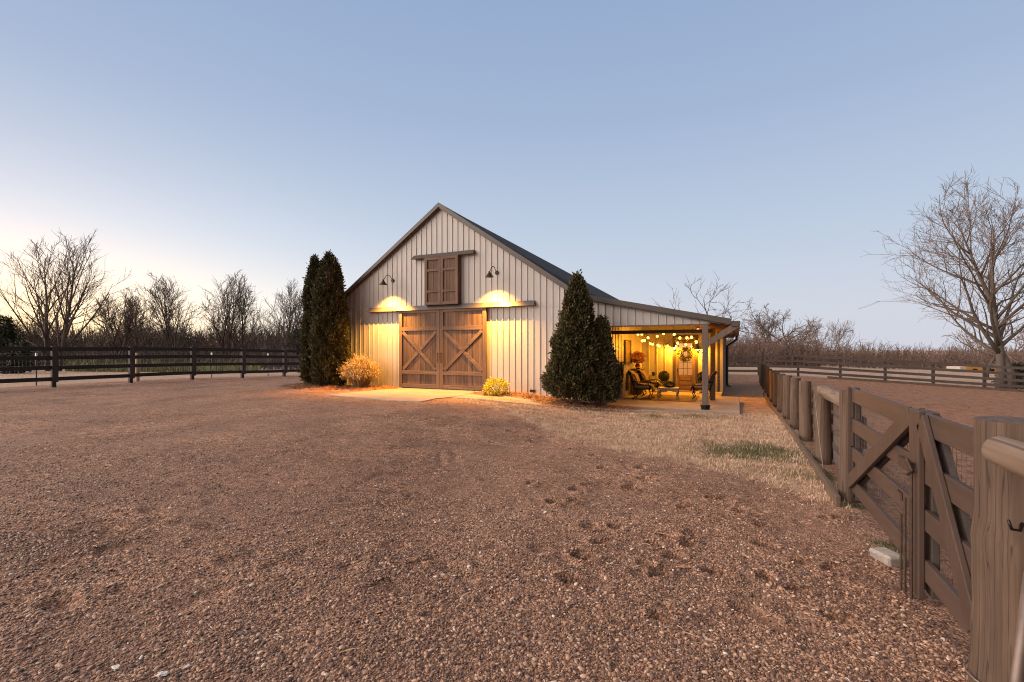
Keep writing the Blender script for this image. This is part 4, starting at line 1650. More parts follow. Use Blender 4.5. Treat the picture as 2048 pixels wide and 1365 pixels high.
def cone_tree(name, base, H, Rm, shape, k, seed, label, group, leaf=.085, skirt=.12, lean=(0, 0), brown=0, parts=1):
    """columnar evergreen: upright sprays through an uneven tapering shell; shape(h) gives relative radius"""
    t = thing(name, base, label, "evergreen", group)
    bx, by, bz = base
    r = np.random.default_rng(seed)
    MB().tube([(bx, by, bz - .1), (bx + lean[0] * .4, by + lean[1] * .4, bz + H * .4), (bx + lean[0] * .9, by + lean[1] * .9, bz + H * .93)], [.07, .05, .012], 7).build("trunk", M["bark_grey"], t, smooth=True)

    def shell(kk, inner, hlo, hhi):
        h = r.uniform(hlo, hhi, kk * 2)
        keep = r.uniform(0, 1, kk * 2) < (shape(h) + .12)
        h = h[keep][:kk]
        a = r.uniform(0, 2 * PI, len(h))
        q = np.sqrt(r.uniform(inner * inner, 1, len(h)))
        rad = Rm * shape(h) * lumpy(r, a, h * H / 1.2, seed) * q
        P = np.stack([bx + lean[0] * h + rad * np.cos(a), by + lean[1] * h + rad * np.sin(a), bz + skirt + h * (H - skirt)], 1)
        Nn = np.stack([np.cos(a) * .75, np.sin(a) * .75, np.full(len(a), .8)], 1)
        return P, Nn
    # clumps: each point is a small fan of leaf faces, so the surface breaks into tufts
    P, Nn = shell(k // 12, .78, 0, 1)
    P = np.repeat(P, 12, 0) + r.normal(size=(len(P) * 12, 3)) * np.array([.03, .03, .055])
    Nn = np.repeat(Nn, 12, 0)
    P2, N2 = shell(k // 3, .25, 0, .97)
    Pa, Na = np.concatenate([P, P2]), np.concatenate([Nn, N2])
    Vv, Ff = leaf_cloud(len(Pa), seed + 1, lambda g, kk: (Pa, Na), leaf, .8, 2.2)
    raw_mesh("foliage", Vv, Ff, M["arbor"], t)
    # low bare stems under the skirt
    st = MB()
    rr = random.Random(seed)
    for _ in range(26):
        a = rr.uniform(0, 2 * PI)
        q = Rm * shape(np.array([.03]))[0] * rr.uniform(.35, .95)
        st.tube([(bx + .04 * math.cos(a), by + .04 * math.sin(a), bz + rr.uniform(0, .08)), (bx + q * .6 * math.cos(a), by + q * .6 * math.sin(a), bz + rr.uniform(.08, .2)),
                 (bx + q * math.cos(a), by + q * math.sin(a), bz + rr.uniform(.2, .5))], [.014, .01, .005], 5)
    st.build("low_stem", M["twig"], t)
    if brown:
        bc = MB()
        for (a, h, sz) in brown:
            rad = Rm * shape(np.array([h]))[0] * .98
            cpos = (bx + lean[0] * h + rad * math.cos(a), by + lean[1] * h + rad * math.sin(a), bz + skirt + h * (H - skirt))
            Vv, Ff = leaf_cloud(170, int(h * 1000), sphere_sampler(cpos, sz, (1, 1, 1.5), .1), .07, 1.2)
            raw_mesh("browned_patch", Vv, Ff, M["arbor_brown"], t)
    return t


col_shape = lambda h: np.clip(np.interp(h, [0, .04, .12, .35, .6, .8, .92, 1.0], [.72, .9, 1.0, .96, .84, .66, .42, .06]), 0, 1)
cone_shape = lambda h: np.clip(np.interp(h, [0, .05, .16, .32, .565, .81, .92, 1.0], [.62, .88, 1.0, .86, .58, .36, .2, .04]), 0, 1)
face = math.atan2(-1, .9)
b1 = at_depth(629, 17.6)
cone_tree("arborvitae", b1, 4.72, .40, col_shape, 26000, 101, "tall narrow arborvitae at the barn's left corner, the outer left one of the pair", "arborvitae by the barn", lean=(.02, .0))
b2 = at_depth(661, 17.0)
cone_tree("arborvitae", b2, 4.72, .575, col_shape, 40000, 102, "broad tall arborvitae at the barn's left corner with a small brown patch", "arborvitae by the barn", lean=(-.04, 0), brown=[(face, .80, .12)])
b3 = at_depth(1149, 13.05)
cone_tree("arborvitae", b3, 3.5, .72, cone_shape, 42000, 103, "broad cone shaped arborvitae in front of the barn's right corner", "arborvitae by the barn", lean=(.08, .02), skirt=.24, brown=[(face + .9, .42, .13), (face + 1.0, .3, .12), (face + .1, .22, .1)])
b4 = at_depth(1200, 13.0)
cone_tree("arborvitae", b4, 2.42, .47, cone_shape, 20000, 104, "shorter arborvitae growing against the right side of the broad cone, beside the porch", "arborvitae by the barn", lean=(.04, .0), skirt=.24, brown=[(face + .5, .45, .1)])

# ornamental grass clump
def grass_clump(base, Rm, H, k, label, seed):
    t = thing("ornamental_grass", base, label, "ornamental grass")
    r = np.random.default_rng(seed)
    a = r.uniform(0, 2 * PI, k)
    q = np.sqrt(r.uniform(0, 1, k))
    out = q * r.uniform(.7, 1.12, k)
    top = H * np.sqrt(np.clip(1 - (q * .8) ** 2, .05, 1)) * r.uniform(.75, 1.08, k)
    rootx, rooty = base[0] + np.cos(a) * q * Rm * .3, base[1] + np.sin(a) * q * Rm * .3
    x1, y1 = base[0] + np.cos(a) * out * Rm * .75, base[1] + np.sin(a) * out * Rm * .75
    x2, y2 = base[0] + np.cos(a) * out * Rm + r.normal(0, .06, k), base[1] + np.sin(a) * out * Rm + r.normal(0, .06, k)
    z0 = np.full(k, base[2])
    z1 = base[2] + top * .85
    z2 = base[2] + top * r.uniform(.55, 1.05, k)
    a2 = r.uniform(0, 2 * PI, k)
    wx, wy = np.cos(a2) * .0045, np.sin(a2) * .0045
    Vv = np.empty((k, 6, 3))
    for i, (X_, Y_, Z_, s) in enumerate(((rootx, rooty, z0, 1), (x1, y1, z1, 1.2), (x2, y2, z2, .4))):
        Vv[:, 2 * i] = np.stack([X_ - wx * s, Y_ - wy * s, Z_], 1)
        Vv[:, 2 * i + 1] = np.stack([X_ + wx * s, Y_ + wy * s, Z_], 1)
    bi = np.arange(k)[:, None] * 6
    Ff = np.concatenate([bi + np.array([0, 1, 3, 2]), bi + np.array([2, 3, 5, 4])])
    raw_mesh("grass_blades", Vv.reshape(-1, 3), Ff, M["dry_plume"], t)
    # feathery seed heads on the outside
    m_ = r.uniform(0, 1, k) < .5
    tip = np.stack([x2, y2, z2], 1)[m_]
    Pa = np.repeat(tip, 5, 0) + r.normal(0, .03, (len(tip) * 5, 3))
    Na = np.tile(np.array([[0, 0, .5]]), (len(Pa), 1))
    V2, F2 = leaf_cloud(len(Pa), seed + 4, lambda g, kk: (Pa, Na), .06, 2.0, 5)
    raw_mesh("seed_heads", V2, F2, M["dry_plume"], t)


grass_clump(at_depth(722, 16.6), .62, 1.1, 4200, "big rounded clump of dry tan ornamental grass beside the left arborvitae", 61)

# golden dwarf shrub
gs = at_depth(992, 14.15)
t = thing("golden_shrub", gs, "small round golden yellow shrub right of the sliding doors", "shrub")
st = MB()
rr = random.Random(4)
for _ in range(22):
    a, q = rr.uniform(0, 2 * PI), rr.uniform(.1, .3)
    st.tube([(gs.x, gs.y, gs.z - .02), (gs.x + q * .5 * math.cos(a), gs.y + q * .5 * math.sin(a), gs.z + .15), (gs.x + q * math.cos(a), gs.y + q * math.sin(a), gs.z + rr.uniform(.2, .4))], [.012, .008, .004], 5)
st.build("stem", M["twig"], t)
r = np.random.default_rng(6)
tip = sphere_sampler((gs.x, gs.y, gs.z + .22), .33, (1.05, 1, .72), .75)(r, 130)
Pa = np.repeat(tip[0], 26, 0) + r.normal(0, .032, (130 * 26, 3))
Pa[:, 2] = np.maximum(Pa[:, 2], gs.z + .03)
Na = np.repeat(tip[1], 26, 0) + np.array([0, 0, .5])
V2, F2 = leaf_cloud(len(Pa), 9, lambda g, kk: (Pa, Na), .045, 1.2, 2.2)
raw_mesh("foliage", V2, F2, M["gold"], t)

# pine straw beds
def straw_bed(outline_c, k, label, seed, hgt=.07):
    """outline_c: list of (x, y, rx, ry) mounds"""
    r = np.random.default_rng(seed)
    Ps = []
    mb = MB()
    for (x, y, rx, ry) in outline_c:
        n = 18
        vs = [(x, y, ground_z(x, y) + hgt)]
        for ring, q, hh in ((0, .5, .75), (1, .85, .35), (2, 1.05, -.3)):
            for j in range(n):
                a = 2 * PI * j / n
                w = 1 + .15 * math.sin(a * 3 + x) + .1 * math.sin(a * 7 + y)
                xx, yy = x + rx * q * w * math.cos(a), y + ry * q * w * math.sin(a)
                vs.append((xx, yy, ground_z(xx, yy) + hgt * hh))
        fs = [(0, 1 + j, 1 + (j + 1) % n) for j in range(n)]
        for ring in range(2):
            o = 1 + ring * n
            fs += [(o + j, o + n + j, o + n + (j + 1) % n, o + (j + 1) % n) for j in range(n)]
        mb.add(vs, fs)
        kk = int(k * rx * ry / sum(c_[2] * c_[3] for c_ in outline_c))
        a = r.uniform(0, 2 * PI, kk)
        q = np.sqrt(r.uniform(0, 1.15, kk))
        xx, yy = x + rx * q * np.cos(a), y + ry * q * np.sin(a)
        Ps.append(np.stack([xx, yy, gz(xx, yy) + hgt * np.clip(1 - q * q, 0, 1) + r.uniform(0, .03, kk)], 1))
    P = np.concatenate(Ps)
    a = r.uniform(0, 2 * PI, len(P))
    ln = r.uniform(.06, .14, len(P))
    D = np.stack([np.cos(a) * ln, np.sin(a) * ln, r.normal(.01, .03, len(P))], 1)
    W = np.stack([-np.sin(a) * .004, np.cos(a) * .004, np.full(len(P), .002)], 1)
    Vv = np.stack([P - W, P + W, P + D + W * .5, P + D - W * .5], 1).reshape(-1, 3)
    Ff = np.arange(len(P) * 4).reshape(-1, 4)
    nv = len(mb.v)
    me_v = np.concatenate([np.array([tuple(p) for p in mb.v]), Vv])
    fq = [tuple(f_) for f_ in mb.f]
    mb2 = MB()
    mb2.v = [tuple(x) for x in me_v]
    mb2.f = fq + [tuple(x) for x in (Ff + nv)]
    o = mb2.build("pine_straw", M["straw"])
    return tag(o, label, "pine straw", kind="stuff")


straw_bed([(b2.x + .1, b2.y - .2, 1.2, .9), (b1.x - .1, b1.y - .1, 1.0, .9), (-11.7, 12.75, 1.0, .75), (-10.95, 13.1, .45, .4)], 7000, "rusty pine straw under the left arborvitae and the tan grass clump", 81)
straw_bed([(gs.x - .1, gs.y + .1, .75, .42), (-5.6, 12.85, .9, .45), (-4.7, 12.75, .9, .5), (b3.x, b3.y, 1.15, .85), (b4.x, b4.y - .05, .85, .7), (-2.85, 12.75, .55, .45)], 9000, "rusty pine straw bed along the barn wall under the right arborvitae", 82)

# ================================================================== FENCES
def board_fence(name, pts, H, rails, mat_r, mat_p, label, post_w=.12, rail_h=.14, side=(0, 0), mesh=True, mesh_h=None, over=.0):
    """posts at pts; rails run post to post on the side given"""
    t = thing(name, (pts[0][0], pts[0][1], ground_z(*pts[0])), label, "fence")
    ox, oy = side
    Z = [ground_z(*p) for p in pts]
    for (x, y), z in zip(pts, Z):
        MB().box(x - post_w / 2, x + post_w / 2, y - post_w / 2, y + post_w / 2, z - .3, z + H).build("post", mat_p, t, bevel=.008)
        if over:
            MB().box(x + ox * 1.55 - (.016 if ox else .085), x + ox * 1.55 + (.016 if ox else .085), y + oy * 1.55 - (.016 if oy else .085), y + oy * 1.55 + (.016 if oy else .085), z + .18, z + H - .01).build("face_board", mat_p, t)
    rr = random.Random(len(pts))
    for i in range(len(pts) - 1):
        (xa, ya), (xb, yb) = pts[i], pts[i + 1]
        for zr in rails:
            j1, j2 = rr.uniform(-.012, .012), rr.uniform(-.012, .012)
            MB().bar((xa + ox, ya + oy, Z[i] + zr + j1), (xb + ox, yb + oy, Z[i + 1] + zr + j2), rail_h, .03).build("rail", mat_r, t, bevel=.004)
    if mesh:
        mb = MB()
        mh = mesh_h or H * .8
        for i in range(len(pts) - 1):
            (xa, ya), (xb, yb) = pts[i], pts[i + 1]
            L = math.hypot(xb - xa, yb - ya)
            for k in range(9):
                zz = .04 + mh * k / 8
                mb.tube([(xa - ox * .9, ya - oy * .9, Z[i] + zz), (xb - ox * .9, yb - oy * .9, Z[i + 1] + zz)], .0022, 3, cap=False)
            for k in range(int(L / .1)):
                f_ = k * .1 / L
                x, y, z = xa + (xb - xa) * f_ - ox * .9, ya + (yb - ya) * f_ - oy * .9, Z[i] + (Z[i + 1] - Z[i]) * f_
                mb.tube([(x, y, z + .04), (x, y, z + mh)], .0018, 3, cap=False)
        mb.build("wire_mesh", M["wire"], t)
    return t


left_pts = [(-22.0, 3.72 + 2.395 * k) for k in range(10)]
board_fence("board_fence", left_pts, 1.46, [.30, .69, 1.05, 1.36], M["fence_dark"], M["fence_post"], "black-brown four board fence along the left side of the gravel yard", side=(.08, 0), over=1)
far_pts = [(1.15 + 2.05 * k, 32.4) for k in range(-3, 9)]
board_fence("board_fence", far_pts, 1.26, [.26, .56, .88, 1.18], M["fence_brown"], M["fence_post"], "brown four board fence across the far side of the red earth paddock", side=(0, -.08), mesh_h=.9)
# sleeper edging along the foot of the far fence
t = thing("timber_edging", (4, 32.15, ground_z(4, 32.15)), "pale timber edging along the foot of the far paddock fence", "edging")
for k in range(7):
    xa, xb = 4.6 + 2.05 * k * .98, 4.6 + 2.05 * (k + 1) * .98
    MB().bar((xa, 32.15, ground_z(xa, 32.15) + .04), (xb - .02, 32.15, ground_z(xb, 32.15) + .03), .18, .1).build("timber", M["kick"], t)

# t-posts and one raw wood post of an older wire fence beyond the left fence
def t_post(px, t_, H, label):
    p = at_depth(px, t_)
    t = thing("metal_stake", p, label, "fence stake", "metal stakes behind the left fence")
    mb = MB()
    mb.box(p.x - .022, p.x + .022, p.y - .005, p.y + .005, p.z - .2, p.z + H)
    mb.box(p.x - .005, p.x + .005, p.y + .005, p.y + .03, p.z - .2, p.z + H)
    mb.build("stake", M["rust"], t)
    MB().box(p.x - .03, p.x + .03, p.y - .015, p.y + .035, p.z + H - .02, p.z + H + .11).build("white_cap", flat_mat("white_plastic_cap", (.75, .75, .75), .5, 0, .05), t)


t_post(72, 17.9, 1.1, "rusty metal stake with white cap behind the nearest left fence bay")
t_post(423, 23.3, 1.12, "rusty metal stake with white cap in the middle of the left fence")
t_post(536, 26.2, 1.12, "rusty metal stake with white cap nearest the left arborvitae")
p = at_depth(275, 20.2)
MBp = MB().tube([(p.x, p.y, p.z - .2), (p.x, p.y, p.z + 1.2)], [.075, .07], 10)
tag(MBp.build("wooden_post", wood_mat("raw_pine_post", (.16, .10, .06), (.33, .22, .13), (.45, .33, .2))), "pale raw wooden post close behind the left black fence", "post")

# ---- round post fence on the right
FX = 1.05


def log_post(base, H, r0, r1, name, t, seed, mat=None, sides=18, bulge=None):
    rr = random.Random(seed)
    x, y, z = base
    k = 14
    pts, rad = [], []
    for i in range(k + 1):
        f_ = i / k
        pts.append((x + .006 * math.sin(f_ * 5 + seed), y + .006 * math.cos(f_ * 4 + seed * 2), z - .2 + (H + .2) * f_))
        rad.append((r0 + (r1 - r0) * f_) * (1 + rr.uniform(-.018, .018)) + (bulge(f_) if bulge else 0))
    mb = MB()
    mb.tube(pts, rad, sides, False, .012, rr)
    mb.add(mb.v[-sides:] + [(x, y, z + H + .006)], [(k_, (k_ + 1) % sides, sides) for k_ in range(sides)])
    return mb.build(name, mat or M["round_post"], t, smooth=True)


rf = thing("post_fence", (FX, 5.68, ground_z(FX, 5.68)), "weathered round post fence with boards and mesh running from the gate to the barn's rear", "fence")
py_list = [5.95, 7.7, 9.55, 11.1, 12.85, 14.5, 16.3, 18.0, 19.7, 21.4, 23.1, 24.8, 26.5]
for i, y in enumerate(py_list):
    H = 1.13 if i == 0 else (1.02 if i < 12 else 1.35)
    log_post((FX, y, ground_z(FX, y)), H, .105 if i < 2 else .1, .092 if i < 2 else .09, "post", rf, 200 + i)
log_post((FX + .03, 27.0, ground_z(FX, 27)), 1.5, .1, .09, "post", rf, 260)
# brace rail between the gate post and the next
zb = ground_z(FX, 6.8)
mb = MB()
rr = random.Random(8)
mb.tube([(FX - .005, 7.79, zb + .985), (FX - .012, 7.4, zb + .99), (FX - .01, 6.8, zb + .995), (FX - .004, 6.04, zb + .985)], [.072, .082, .083, .078], 16, True, .02, rr)
mb.build("brace_rail", M["round_rail"], rf, smooth=True)
for i in range(len(py_list) - 1):
    ya, yb = py_list[i], py_list[i + 1]
    za, zb_ = ground_z(FX, ya), ground_z(FX, yb)
    for zr in (.13, .37, .60, .79):
        MB().bar((FX + .125, ya, za + zr), (FX + .125, yb, zb_ + zr), .135, .028).build("board", M["fence_brown_y"], rf)


def wire_panel(a, b, z0a, z0b, h, x_off, sx=.051, sz=.051, r=.0016, sag=0.0):
    mb = MB()
    (xa, ya), (xb, yb) = a, b
    L = math.hypot(xb - xa, yb - ya)
    n = int(L / sx)
    m = int(h / sz)
    for k in range(m + 1):
        mb.tube([(xa + x_off, ya, z0a + sz * k), ((xa + xb) / 2 + x_off + sag, (ya + yb) / 2, (z0a + z0b) / 2 + sz * k), (xb + x_off, yb, z0b + sz * k)], r, 3, cap=False)
    for k in range(n + 1):
        f_ = k / n
        s = sag * (1 - abs(2 * f_ - 1))
        x, y, z = xa + (xb - xa) * f_ + x_off + s, ya + (yb - ya) * f_, z0a + (z0b - z0a) * f_
        mb.tube([(x, y, z), (x, y, z + h)], r, 3, cap=False)
    return mb


mb = MB()
for i in range(3):
    ya, yb = py_list[i], py_list[i + 1]
    w_ = wire_panel((FX, ya), (FX, yb), ground_z(FX, ya) + .05, ground_z(FX, yb) + .05, .9, .108, .076, .076)
    mb.add(w_.v, w_.f)
mb.build("wire_mesh", M["wire"], rf)
# kick board along the foot
for (ya, yb) in ((5.62, 8.6), (8.62, 12.0), (12.02, 16.0), (16.02, 20.5)):
    MB().bar((FX - .155, ya, ground_z(FX, ya) + .03), (FX - .15, yb, ground_z(FX, yb) + .02), .16, .04).build("kick_board", M["kick"], rf, bevel=.004)

# dangling wire on the brace post
mb = MB()
mb.tube([(FX - .1, 7.66, zb + .93), (FX - .11, 7.4, zb + .72), (FX - .1, 7.25, zb + .4), (FX - .1, 6.9, zb + .05)], .004, 4)
mb.build("loose_wire", M["wire"], rf)

# ---- the pair of gates
def gate(ya, yb, hinge_low, label, other):
    """ya = far end, yb = near end; hinge_low: the end where the diagonal meets the bottom"""
    t = thing("farm_gate", (FX, (ya + yb) / 2, ground_z(FX, ya)), label, "gate", "brown wooden gates of the paddock")
    zb_, zt = -.12, .975
    x0, x1 = FX - .045, FX - .015
    for y in (ya - .04, yb + .04):
        MB().box(x0 - .03, x0 - .001, y - .042, y + .042, zb_ - .02, zt + .005).build("stile", M["gate_stile"], t, bevel=.004)
        MB().box(x1 + .001, x1 + .04, y - .045, y + .045, zb_, zt).build("rear_stile", M["fence_post"], t, bevel=.004)
    for z in (.035, .335, .615, .905):
        h = .125 if z < .9 else .13
        MB().box(x0, x1, yb, ya, z - h / 2, z + h / 2).build("rail", M["gate_rail"], t, bevel=.004)
    lo_y, hi_y = (ya - .09, yb + .1) if hinge_low == "far" else (yb + .1, ya - .09)
    a, b = Vector((x0 - .016, lo_y, .06)), Vector((x0 - .016, hi_y, .93))
    MB().bar(a, b, .125, .028, (1, 0, 0) if False else (0, 0, 1)).build("diagonal_brace", M["gate_stile"], t, bevel=.004)
    a2, b2 = a + Vector((.062, 0, 0)), b + Vector((.062, 0, 0))
    MB().bar(a2, b2, .11, .03).build("rear_brace", M["fence_post"], t)
    w_ = wire_panel((FX, ya), (FX, yb), zb_ + .02, zb_ + .02, zt - zb_ - .1, .03, .051, .051, .0015, .02)
    w_.build("wire_mesh", M["wire"], t)
    return t


g1 = gate(5.72, 3.71, "far", "brown wooden gate leaf hinged on the farther round post, with latch", None)
g2 = gate(3.695, 2.80, "near", "brown wooden gate leaf hinged on the big near round post", None)
mb = MB()
mb.tube([(FX - .1, 3.77, .42), (FX - .1, 3.77, -.24)], .008, 6)
mb.tube([(FX - .1, 3.84, .38), (FX - .1, 3.84, .43), (FX - .12, 3.84, .45)], .007, 6)
mb.tube([(FX - .105, 3.83, .3), (FX - .105, 3.83, -.2)], .008, 6)
mb.build("drop_rod", M["rust"], g1)
mb = MB()
mb.box(FX - .105, FX - .076, 3.68, 3.9, .60, .66)
mb.tube([(FX - .1, 3.68, .65), (FX - .12, 3.66, .68), (FX - .1, 3.64, .62), (FX - .12, 3.66, .59)], .012, 6)
mb.build("latch", M["rust"], g1)
MB().tube([(FX - .1, 3.65, .64), (FX - .1, 3.65, -.16)], .008, 6).build("drop_rod", M["rust"], g2)

# ---- the big near post with its rail
ny_ = 2.70
nzb = ground_z(FX, ny_)
nf = thing("gate_post", (FX, ny_, nzb), "thick cracked round gate post in the right foreground with a round rail", "gate post")
log_post((FX, ny_, nzb), 1.19, .152, .122, "post", nf, 301, sides=28, bulge=lambda f_: .008 * math.exp(-((f_ - .62) / .08) ** 2) - .004 * math.exp(-((f_ - .75) / .1) ** 2))
rr = random.Random(18)
mb = MB()
mb.tube([(FX - .132, 2.50, .958), (FX - .134, 2.47, .96), (FX - .13, 1.9, .96), (FX - .12, .6, .96)], [.045, .056, .062, .066], 18, True, .015, rr)
mb.build("brace_rail", M["round_rail"], nf, smooth=True)
log_post((FX, .5, ground_z(FX, .5)), 1.15, .12, .1, "post", nf, 303)
MB().tube([(FX - .03, 2.58, .66), (FX - .055, 2.53, .645), (FX - .085, 2.515, .65), (FX - .095, 2.515, .685)], .006, 6).build("hook", M["iron"], nf, smooth=True)
mb = MB()                                      # wire twisted once round the foot
pts = []
for k in range(19):
    a = 2 * PI * k / 18
    pts.append((FX + .158 * math.cos(a), ny_ + .158 * math.sin(a), nzb + .1))
mb.tube(pts, .0035, 5)
mb.tube([(FX - .1, ny_ - .125, nzb + .1), (FX - .05, 2.2, nzb + .09)], .0035, 5)
mb.build("twisted_wire", M["wire"], nf)
ppx = MB().tube([(FX - .2, 2.28, nzb - .02), (FX - .13, 2.36, .16), (FX - .07, 2.42, .52)], .019, 10)
tag(ppx.build("metal_pipe", flat_mat("dull_steel_pipe", (.16, .12, .10), .5, .5, .2, 9), smooth=True), "dull metal pipe leaning on the big near gate post", "pipe")

# stone by the gate
def rock(name, c, size, seed, mat, label, cat="stone", group=None, rot=0.0):
    rr = random.Random(seed)
    mb = MB()
    mb.ball((0, 0, 0), 1, 7)
    vs = []
    ca, sa = math.cos(rot), math.sin(rot)
    for (x, y, z) in mb.v:
        q = max(abs(x), abs(y), abs(z)) ** .55
        f_ = 1 / max(.3, q) * .8
        x, y, z = x * f_ * size[0] / 2, y * f_ * size[1] / 2, z * f_ * size[2] / 2
        j = 1 + rr.uniform(-.22, .22)
        x, y, z = x * j, y * j, z * j
        vs.append((c[0] + x * ca - y * sa, c[1] + x * sa + y * ca, c[2] + z))
    mb.v = vs
    o = mb.build(name, mat)
    return tag(o, label, cat, group)


stone_mat = flat_mat("pale_block_stone", (.27, .235, .205), .9, 0, .25, 25, bump=.4)
sp_ = on_ground(1774, 1124)
mb = MB()
rounded(mb, -.06, .06, -.1, .1, -.04, .075, .012)
mb.v = [(x + .012 * math.sin(y * 31 + z * 40), y + .01 * math.sin(x * 60 + z * 25), z + .012 * math.sin(x * 50 + y * 22)) for x, y, z in mb.v]
sb = mb.build("stone_block", stone_mat, bevel=.006)
sb.location = (sp_.x, sp_.y, surf(sp_.x, sp_.y))
sb.rotation_euler = (.06, -.12, .42)
tag(sb, "pale grey block of stone lying at the foot of the gates", "stone")
for k, (px, py, s, lb) in enumerate([(232, 1338, .05, "flat white stone chip in the gravel at bottom left, leftmost of the bottom three"), (325, 1352, .06, "flat white stone chip in the gravel nearest the bottom edge"), (374, 1338, .035, "small white stone chip in the gravel right of the other two at bottom left"),
                                     (133, 1085, .035, "small pale stone alone in the left gravel"), (893, 1140, .05, "dark grey stone in the middle of the gravel")]):
    q = on_ground(px, py)
    rock("loose_stone", (q.x, q.y, surf(q.x, q.y) + .008), (s, s * .7, s * .28), 20 + k,
         flat_mat("white_stone", (.5, .46, .43), .8, 0, .15, 30) if k < 4 else flat_mat("grey_stone", (.09, .075, .07), .8, 0, .2, 30), lb, "stone", "loose stones in the gravel", k * .7)

# fallen leaf and a few sticks
q = on_ground(1368, 1138)
mb = MB()
z = surf(q.x, q.y) + .012
mb.add([(q.x - .045, q.y, z), (q.x, q.y - .02, z + .008), (q.x + .05, q.y + .01, z + .004), (q.x, q.y + .025, z + .016)], [(0, 1, 3), (1, 2, 3)])
lf = mb.build("fallen_leaf", flat_mat("brown_leaf", (.3, .15, .08), .8, 0, .2, 30))
sl = lf.modifiers.new("thickness", "SOLIDIFY")
sl.thickness = .002
tag(lf, "curled brown leaf lying on the gravel among the hoof prints", "leaf")

# ================================================================== BARE TREES
def unit(v):
    return v / (v.length + 1e-9)


def bare_tree(name, base, H, label, seed, trunks=1, trunk_h=.18, r0=.16, spread=.5, up=.35, n1=9, n2=7, n3=6, n4=0, rmin=.012, wob=.16, mat_t=None, mat_c=None, group=None,
              len1=.62, len2=.5, len3=.55, flat=0.0, trunk_gap=.4, tfrac=.9, droop=0.0, sides=(8, 5, 4, 3)):
    rr = random.Random(seed)
    t = thing(name, base, label, "tree", group)
    wood, crown = MB(), MB()

    def limb(p, d, L, r, tip, n, up_):
        pts, rad = [Vector(p)], [r]
        d = unit(d)
        for i in range(n):
            d = unit(d + Vector((rr.gauss(0, wob), rr.gauss(0, wob), rr.gauss(0, wob * .7) + up_)))
            pts.append(pts[-1] + d * (L / n))
            rad.append(max(rmin * .6, r + (tip - r) * ((i + 1) / n) ** .8))
        return pts, rad

    def along(pts, f_):
        k = f_ * (len(pts) - 1)
        i = min(int(k), len(pts) - 2)
        return pts[i].lerp(pts[i + 1], k - i), unit(pts[i + 1] - pts[i]), i

    def side(d, ang, az):
        a = d.orthogonal().normalized()
        b = d.cross(a)
        s = a * math.cos(az) + b * math.sin(az)
        return unit(d * math.cos(ang) + s * math.sin(ang))
    for k in range(trunks):
        a = 2 * PI * k / max(1, trunks) + rr.uniform(-.3, .3)
        off = Vector((math.cos(a), math.sin(a), 0)) * (trunk_gap if trunks > 1 else 0)
        d0 = unit(Vector((off.x * .25, off.y * .25, 1)))
        th = H * tfrac * rr.uniform(.9, 1.0)
        tp, tr = limb(Vector(base) + off - Vector((0, 0, .15)), d0, th, r0, rmin * 1.4, 9, .05)
        tr[0] *= 1.15
        wood.tube(tp, tr, sides[0])
        az = rr.uniform(0, 6)
        for i in range(n1):
            f1 = trunk_h + (1 - trunk_h) * (i / n1) ** 1.15 * .97
            p1, d1, ii = along(tp, f1)
            az += 2.4 + rr.uniform(-.5, .5)
            ang = spread * rr.uniform(.75, 1.25) * (1.15 - .5 * f1)
            L1 = H * len1 * (1 - .72 * f1) * rr.uniform(.8, 1.15)
            dd = side(d1, ang, az)
            dd.z = dd.z * (1 - flat) + .05
            q1, w1 = limb(p1, dd, L1, tr[ii] * .62, rmin, 7, up * .35 - droop)
            wood.tube(q1, w1, sides[1])
            for j in range(n2):
                f2 = .18 + .8 * (j + rr.random() * .6) / n2
                p2, d2, jj = along(q1, f2)
                L2 = L1 * len2 * (1.08 - .6 * f2) * rr.uniform(.7, 1.25)
                q2, w2 = limb(p2, side(d2, rr.uniform(.45, .95), rr.uniform(0, 6.28)), L2, max(rmin, w1[jj] * .55), rmin * .75, 4, up * .4 - droop)
                crown.tube(q2, w2, sides[2], False)
                for m_ in range(n3):
                    f3 = .2 + .8 * (m_ + rr.random() * .7) / n3
                    p3, d3, _ = along(q2, min(f3, 1))
                    L3 = L2 * len3 * rr.uniform(.6, 1.2)
                    q3, w3 = limb(p3, side(d3, rr.uniform(.4, .9), rr.uniform(0, 6.28)), L3, rmin, rmin * .6, 3, up * .35 - droop)
                    crown.tube(q3, w3, sides[3], False)
                    for _k in range(n4):
                        p4, d4, _ = along(q3, rr.uniform(.3, 1))
                        q4, w4 = limb(p4, side(d4, rr.uniform(.4, .9), rr.uniform(0, 6.28)), L3 * .6, rmin * .8, rmin * .5, 2, up * .3)
                        crown.tube(q4, w4, 3, False)
    wood.build("trunk", mat_t or M["bark_grey"], t, smooth=True)
    crown.build("crown", mat_c or M["twig"], t)
    return t


